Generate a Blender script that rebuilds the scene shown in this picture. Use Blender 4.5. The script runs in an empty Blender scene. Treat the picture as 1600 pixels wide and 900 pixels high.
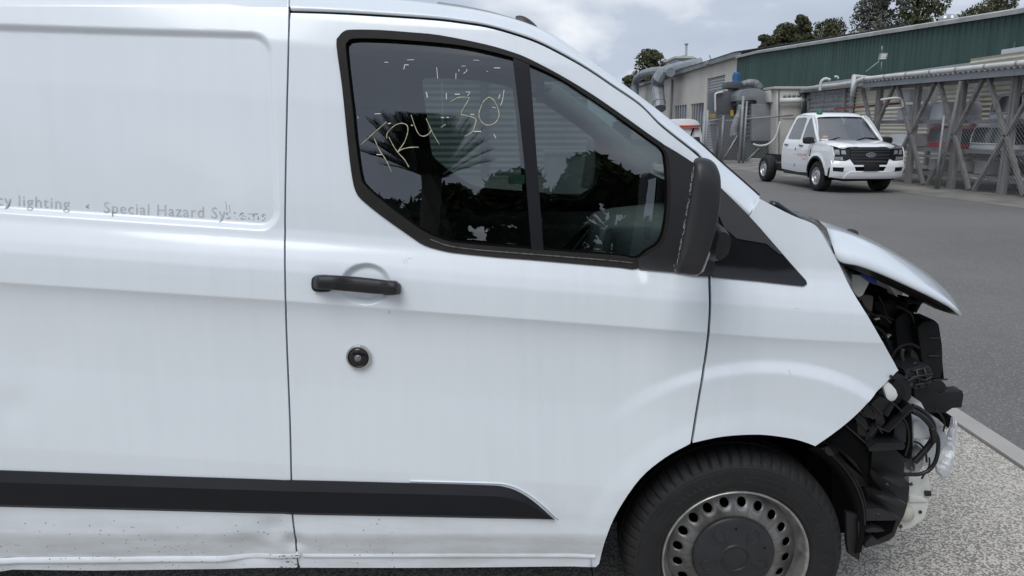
import bpy, bmesh, math, random
import numpy as np
from mathutils import Vector, Matrix
from mathutils.geometry import tessellate_polygon

scene = bpy.context.scene
COL = scene.collection
random.seed(7); RNG = np.random.default_rng(11)

# ------------------------------------------------------------------ camera
FPX, PITCH, CAMZ = 1150.0, math.radians(12.5), 1.65
cam_data = bpy.data.cameras.new('camera'); cam = bpy.data.objects.new('camera', cam_data); COL.objects.link(cam)
cam.location = (0, 0, CAMZ); cam.rotation_euler = (math.pi/2 - PITCH, 0, 0)
cam_data.sensor_width = 36.0; cam_data.lens = FPX/1600*36; cam_data.clip_start = 0.05; cam_data.clip_end = 2000
scene.camera = cam

# ------------------------------------------------------------------ sky, sun, exposure
SUN_EL, SUN_AZ = math.radians(53), math.radians(206)      # azimuth clockwise from +Y
world = bpy.data.worlds.new('World'); scene.world = world; world.use_nodes = True
nt = world.node_tree; nt.nodes.clear()
def N(t, **kw):
    n = nt.nodes.new(t)
    for k, v in kw.items(): setattr(n, k, v)
    return n
out = N('ShaderNodeOutputWorld'); bg = N('ShaderNodeBackground'); bg.inputs['Strength'].default_value = 0.10
sky = N('ShaderNodeTexSky', sky_type='NISHITA'); sky.sun_disc = False
sky.sun_elevation = SUN_EL; sky.sun_rotation = SUN_AZ
tc = N('ShaderNodeTexCoord'); sep = N('ShaderNodeSeparateXYZ'); nt.links.new(tc.outputs['Generated'], sep.inputs[0])
zz = N('ShaderNodeMath', operation='MAXIMUM'); nt.links.new(sep.outputs['Z'], zz.inputs[0]); zz.inputs[1].default_value = 0.0
za = N('ShaderNodeMath', operation='ADD'); nt.links.new(zz.outputs[0], za.inputs[0]); za.inputs[1].default_value = 0.42
dx = N('ShaderNodeMath', operation='DIVIDE'); nt.links.new(sep.outputs['X'], dx.inputs[0]); nt.links.new(za.outputs[0], dx.inputs[1])
dy = N('ShaderNodeMath', operation='DIVIDE'); nt.links.new(sep.outputs['Y'], dy.inputs[0]); nt.links.new(za.outputs[0], dy.inputs[1])
cmb = N('ShaderNodeCombineXYZ'); nt.links.new(dx.outputs[0], cmb.inputs[0]); nt.links.new(dy.outputs[0], cmb.inputs[1])
cmb.inputs[2].default_value = 21.5
n1 = N('ShaderNodeTexNoise'); n1.inputs['Scale'].default_value = 1.15; n1.inputs['Detail'].default_value = 7; n1.inputs['Roughness'].default_value = 0.52
n1.inputs['Distortion'].default_value = 0.35
nt.links.new(cmb.outputs[0], n1.inputs['Vector'])
cover = N('ShaderNodeValToRGB'); cover.color_ramp.elements[0].position = 0.27; cover.color_ramp.elements[1].position = 0.37
nt.links.new(n1.outputs['Fac'], cover.inputs[0])
n2 = N('ShaderNodeTexNoise'); n2.inputs['Scale'].default_value = 2.1; n2.inputs['Detail'].default_value = 5; n2.inputs['Roughness'].default_value = 0.5
n2.inputs['Distortion'].default_value = 0.3
nt.links.new(cmb.outputs[0], n2.inputs['Vector'])
shade = N('ShaderNodeValToRGB'); cr = shade.color_ramp
cr.elements[0].position = 0.30; cr.elements[0].color = (8.4, 8.7, 9.1, 1)
cr.elements[1].position = 0.68; cr.elements[1].color = (3.7, 4.3, 5.4, 1)
e = cr.elements.new(0.45); e.color = (4.6, 5.2, 6.2, 1)
nt.links.new(n2.outputs['Fac'], shade.inputs[0])
mix = N('ShaderNodeMixRGB'); nt.links.new(cover.outputs[0], mix.inputs[0]); nt.links.new(sky.outputs[0], mix.inputs[1]); nt.links.new(shade.outputs[0], mix.inputs[2])
nt.links.new(mix.outputs[0], bg.inputs['Color']); nt.links.new(bg.outputs[0], out.inputs[0])

sd = bpy.data.lights.new('sun', 'SUN'); sun = bpy.data.objects.new('sun', sd); COL.objects.link(sun)
sd.energy = 1.5; sd.angle = math.radians(35); sd.color = (1.0, 0.985, 0.965)
sdir = Vector((math.sin(SUN_AZ)*math.cos(SUN_EL), math.cos(SUN_AZ)*math.cos(SUN_EL), math.sin(SUN_EL)))
sun.rotation_euler = sdir.to_track_quat('Z', 'Y').to_euler(); sun.location = sdir*40
vs = scene.view_settings; vs.view_transform = 'Standard'; vs.look = 'None'; vs.gamma = 1.0; vs.exposure = 0.20; vs.use_curve_mapping = False
scene.cycles.max_bounces = 8; scene.cycles.transparent_max_bounces = 16; scene.cycles.use_denoising = True

# ------------------------------------------------------------------ unprojection of a picture point (1600x900) to a point of the place
CT, ST = math.cos(PITCH), math.sin(PITCH)
def ray(px, py):
    u = (px-800)/FPX; v = (450-py)/FPX
    return u, CT+v*ST, -ST+v*CT
def P(px, py, Y):
    d = ray(px, py); t = Y/d[1]; return Vector((d[0]*t, Y, CAMZ+d[2]*t))
def PX(px, py, X):
    d = ray(px, py); t = X/d[0]; return Vector((X, d[1]*t, CAMZ+d[2]*t))
def PG(px, py, z=0.0):
    d = ray(px, py); t = (z-CAMZ)/d[2]; return Vector((d[0]*t, d[1]*t, z))

# ------------------------------------------------------------------ materials
MAT = {}
def mat(name, col, rough=0.5, metal=0.0, var=0.0, vscale=8.0, bump=0.0, bscale=60.0, coat=0.0, spec=0.5, col2=None, detail=4.0, stretch=None, alpha_noise=None):
    if name in MAT: return MAT[name]
    m = bpy.data.materials.new(name); m.use_nodes = True; t = m.node_tree; b = t.nodes['Principled BSDF']
    b.inputs['Base Color'].default_value = (*col, 1); b.inputs['Roughness'].default_value = rough; b.inputs['Metallic'].default_value = metal
    b.inputs['Specular IOR Level'].default_value = spec
    if coat: b.inputs['Coat Weight'].default_value = coat; b.inputs['Coat Roughness'].default_value = 0.04
    tcn = t.nodes.new('ShaderNodeTexCoord'); vec = tcn.outputs['Object']
    if stretch:
        mp = t.nodes.new('ShaderNodeMapping'); mp.inputs['Scale'].default_value = stretch; t.links.new(vec, mp.inputs[0]); vec = mp.outputs[0]
    if var or col2:
        nz = t.nodes.new('ShaderNodeTexNoise'); nz.inputs['Scale'].default_value = vscale; nz.inputs['Detail'].default_value = detail
        t.links.new(vec, nz.inputs['Vector'])
        rp = t.nodes.new('ShaderNodeValToRGB'); rp.color_ramp.elements[0].position = 0.32; rp.color_ramp.elements[1].position = 0.68
        c2 = col2 if col2 else tuple(min(1, c*(1+var)) for c in col)
        c1 = col if col2 else tuple(c*(1-var) for c in col)
        rp.color_ramp.elements[0].color = (*c1, 1); rp.color_ramp.elements[1].color = (*c2, 1)
        t.links.new(nz.outputs['Fac'], rp.inputs[0]); t.links.new(rp.outputs[0], b.inputs['Base Color'])
    if bump:
        nb = t.nodes.new('ShaderNodeTexNoise'); nb.inputs['Scale'].default_value = bscale; nb.inputs['Detail'].default_value = 5
        t.links.new(vec, nb.inputs['Vector'])
        bp = t.nodes.new('ShaderNodeBump'); bp.inputs['Strength'].default_value = bump; bp.inputs['Distance'].default_value = 0.02
        t.links.new(nb.outputs['Fac'], bp.inputs['Height']); t.links.new(bp.outputs[0], b.inputs['Normal'])
    if alpha_noise:
        na = t.nodes.new('ShaderNodeTexNoise'); na.inputs['Scale'].default_value = alpha_noise[0]; na.inputs['Detail'].default_value = 3
        t.links.new(tcn.outputs['Object'], na.inputs['Vector'])
        ra = t.nodes.new('ShaderNodeValToRGB'); ra.color_ramp.elements[0].position = alpha_noise[1]; ra.color_ramp.elements[1].position = alpha_noise[1]+0.04
        t.links.new(na.outputs['Fac'], ra.inputs[0]); t.links.new(ra.outputs[0], b.inputs['Alpha'])
    MAT[name] = m; return m

def glass_mat(name, tint, ior=1.85):
    m = bpy.data.materials.new(name); m.use_nodes = True; t = m.node_tree; t.nodes.clear()
    o = t.nodes.new('ShaderNodeOutputMaterial'); mx = t.nodes.new('ShaderNodeMixShader'); fr = t.nodes.new('ShaderNodeFresnel'); fr.inputs[0].default_value = ior
    tr = t.nodes.new('ShaderNodeBsdfTransparent'); tr.inputs[0].default_value = (*tint, 1)
    gl = t.nodes.new('ShaderNodeBsdfGlossy'); gl.inputs['Roughness'].default_value = 0.0; gl.inputs[0].default_value = (1, 1, 1, 1)
    t.links.new(fr.outputs[0], mx.inputs[0]); t.links.new(tr.outputs[0], mx.inputs[1]); t.links.new(gl.outputs[0], mx.inputs[2]); t.links.new(mx.outputs[0], o.inputs[0])
    MAT[name] = m; return m

def paint_mat():
    """white vehicle paint: clear coat, a thin film of road dust, darker spatter low on the sills"""
    m = bpy.data.materials.new('white_paint'); m.use_nodes = True; t = m.node_tree; b = t.nodes['Principled BSDF']
    b.inputs['Roughness'].default_value = 0.38; b.inputs['Coat Weight'].default_value = 1.0; b.inputs['Coat Roughness'].default_value = 0.10
    g = t.nodes.new('ShaderNodeNewGeometry')
    n = t.nodes.new('ShaderNodeTexNoise'); n.inputs['Scale'].default_value = 2.2; n.inputs['Detail'].default_value = 6; t.links.new(g.outputs['Position'], n.inputs['Vector'])
    mp = t.nodes.new('ShaderNodeMapping'); mp.inputs['Scale'].default_value = (9, 1, 0.6); t.links.new(g.outputs['Position'], mp.inputs[0])
    st = t.nodes.new('ShaderNodeTexNoise'); st.inputs['Scale'].default_value = 3.0; st.inputs['Detail'].default_value = 5; t.links.new(mp.outputs[0], st.inputs['Vector'])
    md = t.nodes.new('ShaderNodeMath'); md.operation = 'MULTIPLY'; t.links.new(n.outputs['Fac'], md.inputs[0]); t.links.new(st.outputs['Fac'], md.inputs[1])
    rp = t.nodes.new('ShaderNodeValToRGB'); rp.color_ramp.elements[0].position = 0.12; rp.color_ramp.elements[0].color = (0.785, 0.83, 0.868, 1)
    rp.color_ramp.elements[1].position = 0.50; rp.color_ramp.elements[1].color = (0.735, 0.785, 0.825, 1)
    t.links.new(md.outputs[0], rp.inputs[0])
    # tar and grit spatter, only near the ground
    sp = t.nodes.new('ShaderNodeTexVoronoi'); sp.inputs['Scale'].default_value = 55; t.links.new(g.outputs['Position'], sp.inputs['Vector'])
    lt = t.nodes.new('ShaderNodeMath'); lt.operation = 'LESS_THAN'; lt.inputs[1].default_value = 0.12; t.links.new(sp.outputs['Distance'], lt.inputs[0])
    n3 = t.nodes.new('ShaderNodeTexNoise'); n3.inputs['Scale'].default_value = 7; t.links.new(g.outputs['Position'], n3.inputs['Vector'])
    gt = t.nodes.new('ShaderNodeMath'); gt.operation = 'GREATER_THAN'; gt.inputs[1].default_value = 0.47; t.links.new(n3.outputs['Fac'], gt.inputs[0])
    sx = t.nodes.new('ShaderNodeSeparateXYZ'); t.links.new(g.outputs['Position'], sx.inputs[0])
    lo = t.nodes.new('ShaderNodeMath'); lo.operation = 'LESS_THAN'; lo.inputs[1].default_value = 0.50; t.links.new(sx.outputs['Z'], lo.inputs[0])
    bk = t.nodes.new('ShaderNodeMath'); bk.operation = 'LESS_THAN'; bk.inputs[1].default_value = -0.35; t.links.new(sx.outputs['X'], bk.inputs[0])
    a1 = t.nodes.new('ShaderNodeMath'); a1.operation = 'MULTIPLY'; t.links.new(lt.outputs[0], a1.inputs[0]); t.links.new(gt.outputs[0], a1.inputs[1])
    a2 = t.nodes.new('ShaderNodeMath'); a2.operation = 'MULTIPLY'; t.links.new(lo.outputs[0], a2.inputs[0]); t.links.new(bk.outputs[0], a2.inputs[1])
    a3 = t.nodes.new('ShaderNodeMath'); a3.operation = 'MULTIPLY'; t.links.new(a1.outputs[0], a3.inputs[0]); t.links.new(a2.outputs[0], a3.inputs[1])
    mx = t.nodes.new('ShaderNodeMixRGB'); mx.inputs[2].default_value = (0.14, 0.14, 0.14, 1)
    t.links.new(a3.outputs[0], mx.inputs[0]); t.links.new(rp.outputs[0], mx.inputs[1]); t.links.new(mx.outputs[0], b.inputs['Base Color'])
    # grey road film thrown up along the sills, in streaks
    mpf = t.nodes.new('ShaderNodeMapping'); mpf.inputs['Scale'].default_value = (1.6, 1, 7); t.links.new(g.outputs['Position'], mpf.inputs[0])
    nf = t.nodes.new('ShaderNodeTexNoise'); nf.inputs['Scale'].default_value = 2.6; nf.inputs['Detail'].default_value = 8; nf.inputs['Roughness'].default_value = 0.65; t.links.new(mpf.outputs[0], nf.inputs['Vector'])
    rf = t.nodes.new('ShaderNodeValToRGB'); rf.color_ramp.elements[0].position = 0.42; rf.color_ramp.elements[1].position = 0.70; t.links.new(nf.outputs['Fac'], rf.inputs[0])
    zf = t.nodes.new('ShaderNodeMapRange'); zf.inputs['From Min'].default_value = 0.60; zf.inputs['From Max'].default_value = 0.36; t.links.new(sx.outputs['Z'], zf.inputs['Value'])
    mf = t.nodes.new('ShaderNodeMath'); mf.operation = 'MULTIPLY'; t.links.new(rf.outputs[0], mf.inputs[0]); t.links.new(zf.outputs[0], mf.inputs[1])
    mf2 = t.nodes.new('ShaderNodeMath'); mf2.operation = 'MULTIPLY'; mf2.inputs[1].default_value = 0.55; t.links.new(mf.outputs[0], mf2.inputs[0])
    mxf = t.nodes.new('ShaderNodeMixRGB'); mxf.inputs[2].default_value = (0.46, 0.455, 0.44, 1); t.links.new(mf2.outputs[0], mxf.inputs[0]); t.links.new(mx.outputs[0], mxf.inputs[1]); t.links.new(mxf.outputs[0], b.inputs['Base Color'])
    MAT['white_paint'] = m; return m

paint = paint_mat()
truck_white = mat('truck_white', (0.84, 0.85, 0.86), 0.3, coat=0.9)
black_plastic = mat('black_plastic', (0.014, 0.014, 0.0155), 0.5, var=0.12, vscale=30, bump=0.05, bscale=900)
seal_rubber = mat('seal_rubber', (0.014, 0.0125, 0.012), 0.65, var=0.2, vscale=20, spec=0.3)
gloss_black = mat('gloss_black', (0.012, 0.012, 0.014), 0.16)
trim_dark = mat('trim_dark', (0.008, 0.0085, 0.012), 0.5, var=0.1, vscale=12, spec=0.3)
void_black = mat('void_black', (0.004, 0.004, 0.004), 0.95, spec=0.1)
engine_black = mat('engine_black', (0.008, 0.008, 0.009), 0.62, var=0.4, vscale=12, bump=0.15, bscale=90, spec=0.3)
tyre_rubber = mat('tyre_rubber', (0.0105, 0.0105, 0.011), 0.72, var=0.25, vscale=18, bump=0.06, bscale=260)
steel_wheel = mat('steel_wheel', (0.28, 0.28, 0.275), 0.45, metal=0.75, col2=(0.085, 0.08, 0.075), vscale=9, detail=8, bump=0.05, bscale=120)
hubcap_grey = mat('hubcap_grey', (0.022, 0.023, 0.026), 0.42, var=0.15, vscale=25, bump=0.04, bscale=500)
galv = mat('galvanised', (0.42, 0.44, 0.46), 0.42, metal=0.55, var=0.15, vscale=3)
galv_dull = mat('galvanised_dull', (0.30, 0.31, 0.32), 0.6, metal=0.2, var=0.2, vscale=4)
white_plastic = mat('white_plastic', (0.70, 0.71, 0.69), 0.38, var=0.05, vscale=10)
milky_plastic = mat('milky_plastic', (0.66, 0.67, 0.62), 0.33, var=0.07, vscale=9)
bare_metal = mat('bare_metal', (0.62, 0.63, 0.65), 0.35, metal=0.5, col2=(0.40, 0.41, 0.43), vscale=14, detail=8, bump=0.12, bscale=40)
van_glass = glass_mat('van_glass', (0.47, 0.55, 0.52), 2.25)
truck_glass = glass_mat('truck_glass', (0.66, 0.74, 0.74), 3.0)
interior_grey = mat('interior_grey', (0.30, 0.31, 0.31), 0.7, var=0.1, vscale=20)
interior_dark = mat('interior_dark', (0.035, 0.036, 0.038), 0.8, var=0.2, vscale=15)
crayon = mat('crayon', (0.58, 0.54, 0.37), 0.8)
scuff_white = mat('scuff_white', (0.75, 0.76, 0.76), 0.8)

# ------------------------------------------------------------------ object helpers
def setp(o, label=None, cat_=None, group=None, kind=None):
    if label: o['label'] = label
    if cat_: o['category'] = cat_
    if group: o['group'] = group
    if kind: o['kind'] = kind
    return o
def empty(name, loc, label=None, cat_=None, group=None, rz=0.0):
    o = bpy.data.objects.new(name, None); COL.objects.link(o); o.location = loc; o.rotation_euler = (0, 0, rz); o.empty_display_size = 0.2
    return setp(o, label, cat_, group)
def root_loc(p):
    while p is not None and p.parent is not None: p = p.parent
    return Vector(p.location) if (p is not None and p.type == 'EMPTY') else Vector((0, 0, 0))
def mk(name, V, F, m, parent=None, smooth=False, local=False, normals=None, angle=None, kind=None):
    """one mesh object; V are world points unless local"""
    V = np.asarray(V, dtype=float).reshape(-1, 3)
    if parent is not None and not local: V = V - np.array(root_loc(parent))
    me = bpy.data.meshes.new(name); me.from_pydata(V.tolist(), [], [list(map(int, f)) for f in F]); me.update()
    if isinstance(m, (list, tuple)):
        for k in m: me.materials.append(k)
    elif m: me.materials.append(m)
    if smooth or normals is not None: me.polygons.foreach_set('use_smooth', [True]*len(me.polygons))
    if normals is not None: me.normals_split_custom_set_from_vertices(np.asarray(normals).tolist())
    elif angle is not None:
        try: me.set_sharp_from_angle(angle=angle)
        except Exception: pass
    o = bpy.data.objects.new(name, me); COL.objects.link(o)
    if parent is not None: o.parent = parent
    if kind: o['kind'] = kind
    return o
class MB:
    """collects shapes for one mesh object"""
    def __init__(s): s.v = []; s.f = []
    def add(s, V, F):
        b = len(s.v); s.v.extend([tuple(x) for x in V]); s.f.extend([tuple(i+b for i in f) for f in F]); return s
    def box(s, lo, hi):
        x0, y0, z0 = lo; x1, y1, z1 = hi
        return s.add([(x0,y0,z0),(x1,y0,z0),(x1,y1,z0),(x0,y1,z0),(x0,y0,z1),(x1,y0,z1),(x1,y1,z1),(x0,y1,z1)],
                     [(0,3,2,1),(4,5,6,7),(0,1,5,4),(1,2,6,5),(2,3,7,6),(3,0,4,7)])
    def bar(s, a, b, w, h, up=(0,0,1)):
        a = Vector(a); b = Vector(b); d = (b-a).normalized(); up = Vector(up)
        if abs(d.dot(up)) > 0.98: up = Vector((1,0,0))
        sd_ = d.cross(up).normalized(); u = sd_.cross(d).normalized()
        V = []
        for p in (a, b):
            for i, j in ((-1,-1),(1,-1),(1,1),(-1,1)): V.append(p+sd_*(i*w/2)+u*(j*h/2))
        return s.add(V, [(0,1,2,3),(7,6,5,4),(0,4,5,1),(1,5,6,2),(2,6,7,3),(3,7,4,0)])
    def tube(s, path, r, seg=8, closed=False):
        path = [Vector(p) for p in path]; n = len(path); V = []; F = []
        rr = r if hasattr(r, '__len__') else [r]*n
        prev = None
        for i, p in enumerate(path):
            if closed: t = path[(i+1) % n]-path[i-1]
            else: t = path[min(i+1, n-1)]-path[max(i-1, 0)]
            t.normalize()
            if prev is None:
                a = Vector((0,0,1)) if abs(t.z) < 0.9 else Vector((1,0,0)); nrm = t.cross(a).normalized()
            else: nrm = (prev-t*prev.dot(t)).normalized()
            prev = nrm; bn = t.cross(nrm)
            for k in range(seg):
                a = 2*math.pi*k/seg; V.append(p+(nrm*math.cos(a)+bn*math.sin(a))*rr[i])
        m = n if closed else n-1
        for i in range(m):
            for k in range(seg):
                a = i*seg+k; b = i*seg+(k+1) % seg; j = ((i+1) % n)*seg
                F.append((a, b, j+(k+1) % seg, j+k))
        if not closed: F.append(tuple(range(seg))[::-1]); F.append(tuple((n-1)*seg+k for k in range(seg)))
        return s.add(V, F)
    def lathe(s, prof, o, ax, seg=48, ref=None, closed=False):
        """prof: (radius, along) pairs about the axis ax through o"""
        o = Vector(o); ax = Vector(ax).normalized()
        ref = Vector(ref) if ref else (Vector((0,0,1)) if abs(ax.z) < 0.9 else Vector((1,0,0)))
        u = (ref-ax*ref.dot(ax)).normalized(); w = ax.cross(u); V = []; F = []; n = len(prof)
        for k in range(seg):
            a = 2*math.pi*k/seg; d = u*math.cos(a)+w*math.sin(a)
            for r, h in prof: V.append(o+d*r+ax*h)
        for k in range(seg):
            b = (k+1) % seg
            for i in range(n-1): F.append((k*n+i, b*n+i, b*n+i+1, k*n+i+1))
            if closed: F.append((k*n+n-1, b*n+n-1, b*n, k*n))
        return s.add(V, F)
    def loft(s, rows, closed=False):
        n = len(rows[0]); b = []
        for r in rows: b.extend(r)
        F = []
        for i in range(len(rows)-1):
            for k in range(n if closed else n-1):
                k2 = (k+1) % n; F.append((i*n+k, i*n+k2, (i+1)*n+k2, (i+1)*n+k))
        return s.add(b, F)
    def cap(s, pts): return s.add(pts, [tuple(range(len(pts)))])
    def obj(s, name, m, parent=None, **kw): return mk(name, s.v, s.f, m, parent, **kw)

def cat(pts, n=6, closed=False):
    pts = [np.array(p, float) for p in pts]; N_ = len(pts); o = []
    rng = range(N_ if closed else N_-1)
    for i in rng:
        if closed: a, b, c, d = pts[i-1], pts[i], pts[(i+1) % N_], pts[(i+2) % N_]
        else: a, b, c, d = pts[max(i-1,0)], pts[i], pts[i+1], pts[min(i+2,N_-1)]
        for k in range(n):
            t = k/n; o.append(0.5*((2*b)+(-a+c)*t+(2*a-5*b+4*c-d)*t*t+(-a+3*b-3*c+d)*t**3))
    if not closed: o.append(pts[-1])
    return [tuple(p) for p in o]
def dens(pts, step, closed=True):
    o = []; n = len(pts)
    for i in range(n if closed else n-1):
        a = np.array(pts[i], float); b = np.array(pts[(i+1) % n], float); k = max(1, int(np.linalg.norm(b-a)/step))
        for j in range(k): o.append(tuple(a+(b-a)*j/k))
    if not closed: o.append(tuple(pts[-1]))
    return o
def solid(name, poly, vec, m, parent=None, bevel=0.0, seg=2, smooth=False, local=False):
    """extrude a planar 3D polygon by vec, with rounded edges"""
    bm = bmesh.new(); vs_ = [bm.verts.new(p) for p in poly]; f = bm.faces.new(vs_)
    r = bmesh.ops.extrude_face_region(bm, geom=[f])
    bmesh.ops.translate(bm, verts=[g for g in r['geom'] if isinstance(g, bmesh.types.BMVert)], vec=Vector(vec))
    bmesh.ops.recalc_face_normals(bm, faces=bm.faces)
    if bevel: bmesh.ops.bevel(bm, geom=list(bm.edges), offset=bevel, segments=seg, affect='EDGES', clamp_overlap=True, profile=0.6)
    V = [tuple(v.co) for v in bm.verts]; bm.verts.index_update(); F = [[v.index for v in q.verts] for q in bm.faces]; bm.free()
    return mk(name, V, F, m, parent, smooth=bool(bevel) or smooth, local=local, angle=math.radians(40))

def panel(name, outline, holes, mp, m, parent, ga, gb, warp=None, zcuts=(), rim=0.018, rimdir=(0,1,0), local=False, eps=0.0015):
    """cut a sheet of a curved surface mp(a,b)->xyz to an outline with holes, with turned-in edges"""
    W = (lambda a, b: b-warp(a)) if warp else (lambda a, b: b)
    loops = [[(a, float(W(a, b))) for a, b in lp] for lp in [outline]+list(holes)]
    vl = [[Vector((a, b, 0)) for a, b in lp] for lp in loops]
    tris = tessellate_polygon(vl); flat = [p for lp in loops for p in lp]
    bm = bmesh.new(); bv = [bm.verts.new((a, b, 0)) for a, b in flat]
    for t in tris:
        try: bm.faces.new([bv[i] for i in t])
        except ValueError: pass
    for axis, cuts in ((0, ga), (1, gb)):
        rem = list(bm.faces)
        nrm = Vector((1,0,0)) if axis == 0 else Vector((0,1,0))
        for c in sorted(cuts):
            if not rem: break
            es = {e for f in rem for e in f.edges}; vs_ = {v for f in rem for v in f.verts}
            r = bmesh.ops.bisect_plane(bm, geom=list(vs_)+list(es)+rem, dist=1e-6, plane_co=nrm*c, plane_no=nrm)
            rem = [f for f in r['geom'] if isinstance(f, bmesh.types.BMFace) and f.is_valid and f.calc_center_median()[axis] > c]
    if warp:
        for v in bm.verts: v.co.y += float(warp(v.co.x))
    for c in zcuts:
        bmesh.ops.bisect_plane(bm, geom=list(bm.verts)+list(bm.edges)+list(bm.faces), dist=1e-6, plane_co=(0,c,0), plane_no=(0,1,0))
    bmesh.ops.dissolve_degenerate(bm, dist=1e-6, edges=bm.edges)
    bm.verts.index_update()
    AB = np.array([(v.co.x, v.co.y) for v in bm.verts]); F = []
    for f in bm.faces:
        ids = [v.index for v in f.verts]; q = AB[ids]
        if np.sum(q[:,0]*np.roll(q[:,1],-1)-np.roll(q[:,0],-1)*q[:,1]) < 0: ids = ids[::-1]
        F.append(ids)
    bed = [e for e in bm.edges if len(e.link_faces) == 1]
    A, B = AB[:,0], AB[:,1]
    Pp = mp(A, B); da = (mp(A+eps, B)-mp(A-eps, B)); db = (mp(A, B+eps)-mp(A, B-eps))
    nn = np.cross(da, db); nn /= np.linalg.norm(nn, axis=1)[:,None]+1e-12
    V = [tuple(p) for p in Pp]; NN = [tuple(n) for n in nn]
    if rim:
        rd = np.array(rimdir, float)*rim
        for e in bed:
            i, j = e.verts[0].index, e.verts[1].index
            fc = e.link_faces[0]; c = Pp[[v.index for v in fc.verts]].mean(0)
            mid = (Pp[i]+Pp[j])/2; ed = Pp[j]-Pp[i]; L = np.linalg.norm(ed)
            if L < 1e-7: continue
            on = np.cross(ed/L, rd/np.linalg.norm(rd)); on = on if np.dot(on, mid-c) > 0 else -on
            b = len(V); V += [tuple(Pp[i]), tuple(Pp[j]), tuple(Pp[j]+rd), tuple(Pp[i]+rd)]; NN += [tuple(on)]*4
            q = [b, b+1, b+2, b+3]
            if np.dot(np.cross(ed, rd), on) < 0: q = q[::-1]
            F.append(q)
    bm.free()
    return mk(name, V, F, m, parent, normals=NN, local=local)

def mirror_copy(o, parent, yc, name=None):
    """the same part on the far side of a vehicle"""
    c = o.copy(); COL.objects.link(c); c.parent = parent
    ry = root_loc(parent).y; c.scale = (1, -1, 1); c.location = (0, 2*(yc-ry), 0)
    return c
def smoothstep(a, b, x):
    t = np.clip((x-a)/(b-a), 0, 1); return t*t*(3-2*t)
# ------------------------------------------------------------------ the ground
def ground_mat(name, base, dark, light, speck, fine, bump=0.25, patch=0.25, bleach=0.0):
    m = bpy.data.materials.new(name); m.use_nodes = True; t = m.node_tree; b = t.nodes['Principled BSDF']; b.inputs['Roughness'].default_value = 0.88
    g = t.nodes.new('ShaderNodeNewGeometry'); L = t.links.new
    n = t.nodes.new('ShaderNodeTexNoise'); n.inputs['Scale'].default_value = patch; n.inputs['Detail'].default_value = 8; n.inputs['Roughness'].default_value = 0.6; L(g.outputs['Position'], n.inputs['Vector'])
    r = t.nodes.new('ShaderNodeValToRGB'); r.color_ramp.elements[0].position = 0.3; r.color_ramp.elements[1].position = 0.7
    r.color_ramp.elements[0].color = (*dark, 1); r.color_ramp.elements[1].color = (*base, 1); L(n.outputs['Fac'], r.inputs[0])
    v = t.nodes.new('ShaderNodeTexVoronoi'); v.inputs['Scale'].default_value = fine; L(g.outputs['Position'], v.inputs['Vector'])
    sx = t.nodes.new('ShaderNodeSeparateColor'); L(v.outputs['Color'], sx.inputs[0])
    r2 = t.nodes.new('ShaderNodeValToRGB'); r2.color_ramp.elements[0].position = 1-speck-0.22; r2.color_ramp.elements[1].position = min(1, 1-speck+0.12)
    r2.color_ramp.elements[0].color = (0,0,0,1); r2.color_ramp.elements[1].color = (1,1,1,1); L(sx.outputs[0], r2.inputs[0])
    mx = t.nodes.new('ShaderNodeMixRGB'); mx.inputs[2].default_value = (*light, 1); L(r2.outputs[0], mx.inputs[0]); L(r.outputs[0], mx.inputs[1])
    L(mx.outputs[0], b.inputs['Base Color'])
    bp = t.nodes.new('ShaderNodeBump'); bp.inputs['Strength'].default_value = bump; bp.inputs['Distance'].default_value = 0.006; L(v.outputs['Distance'], bp.inputs['Height']); L(bp.outputs[0], b.inputs['Normal'])
    MAT[name] = m; return m
asphalt = ground_mat('asphalt', (0.166, 0.160, 0.151), (0.122, 0.118, 0.112), (0.25, 0.24, 0.225), 0.05, 110, 0.4, 0.35)
aggregate = ground_mat('exposed_aggregate', (0.31, 0.29, 0.262), (0.21, 0.197, 0.182), (0.62, 0.575, 0.50), 0.42, 150, 0.6, 1.4)
concrete = mat('concrete', (0.46, 0.44, 0.41), 0.9, col2=(0.34, 0.325, 0.30), vscale=1.6, detail=9, bump=0.15, bscale=60)
concrete_old = mat('concrete_old', (0.27, 0.255, 0.23), 0.9, col2=(0.16, 0.152, 0.14), vscale=1.2, detail=9, bump=0.2, bscale=40)

setp(mk('ground', [(-400,-400,-0.012),(400,-400,-0.012),(400,600,-0.012),(-400,600,-0.012)], [(0,1,2,3)], mat('far_ground', (0.10,0.10,0.095), 0.95, var=0.3, vscale=0.05)), kind='structure')
setp(mk('road', [(2.635,-60,0),(10.9,-60,0),(10.9,60,0),(2.635,60,0)], [(0,1,2,3)], asphalt), kind='structure')
setp(mk('yard', [(-60,5.2,-0.004),(2.75,5.2,-0.004),(2.75,60,-0.004),(-60,60,-0.004)], [(0,1,2,3)], asphalt), kind='structure')
# apron of exposed aggregate under the van, laid in bays with recessed joints
ap = MB()
edge = 2.495
for yy in (-30, -18, -6, 0.2, 5.2):
    pass
setp(mk('apron', [(-40,-40,0.004),(edge,-40,0.004),(edge,5.2,0.004),(-40,5.2,0.004)], [(0,1,2,3)], aggregate), kind='structure')
# flush concrete kerb, one cast length after another
kerb = empty('kerb', (2.5, 3, 0)); setp(kerb, kind='structure')
y = -12.0
while y < 46:
    L_ = 2.4; x0, x1 = 2.508, 2.63
    q = MB(); a = 0.006
    q.box((x0, y+0.006, -0.15), (x1, y+L_-0.006, 0.016))
    q.obj('kerb_stone', concrete, kerb); y += L_
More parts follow.
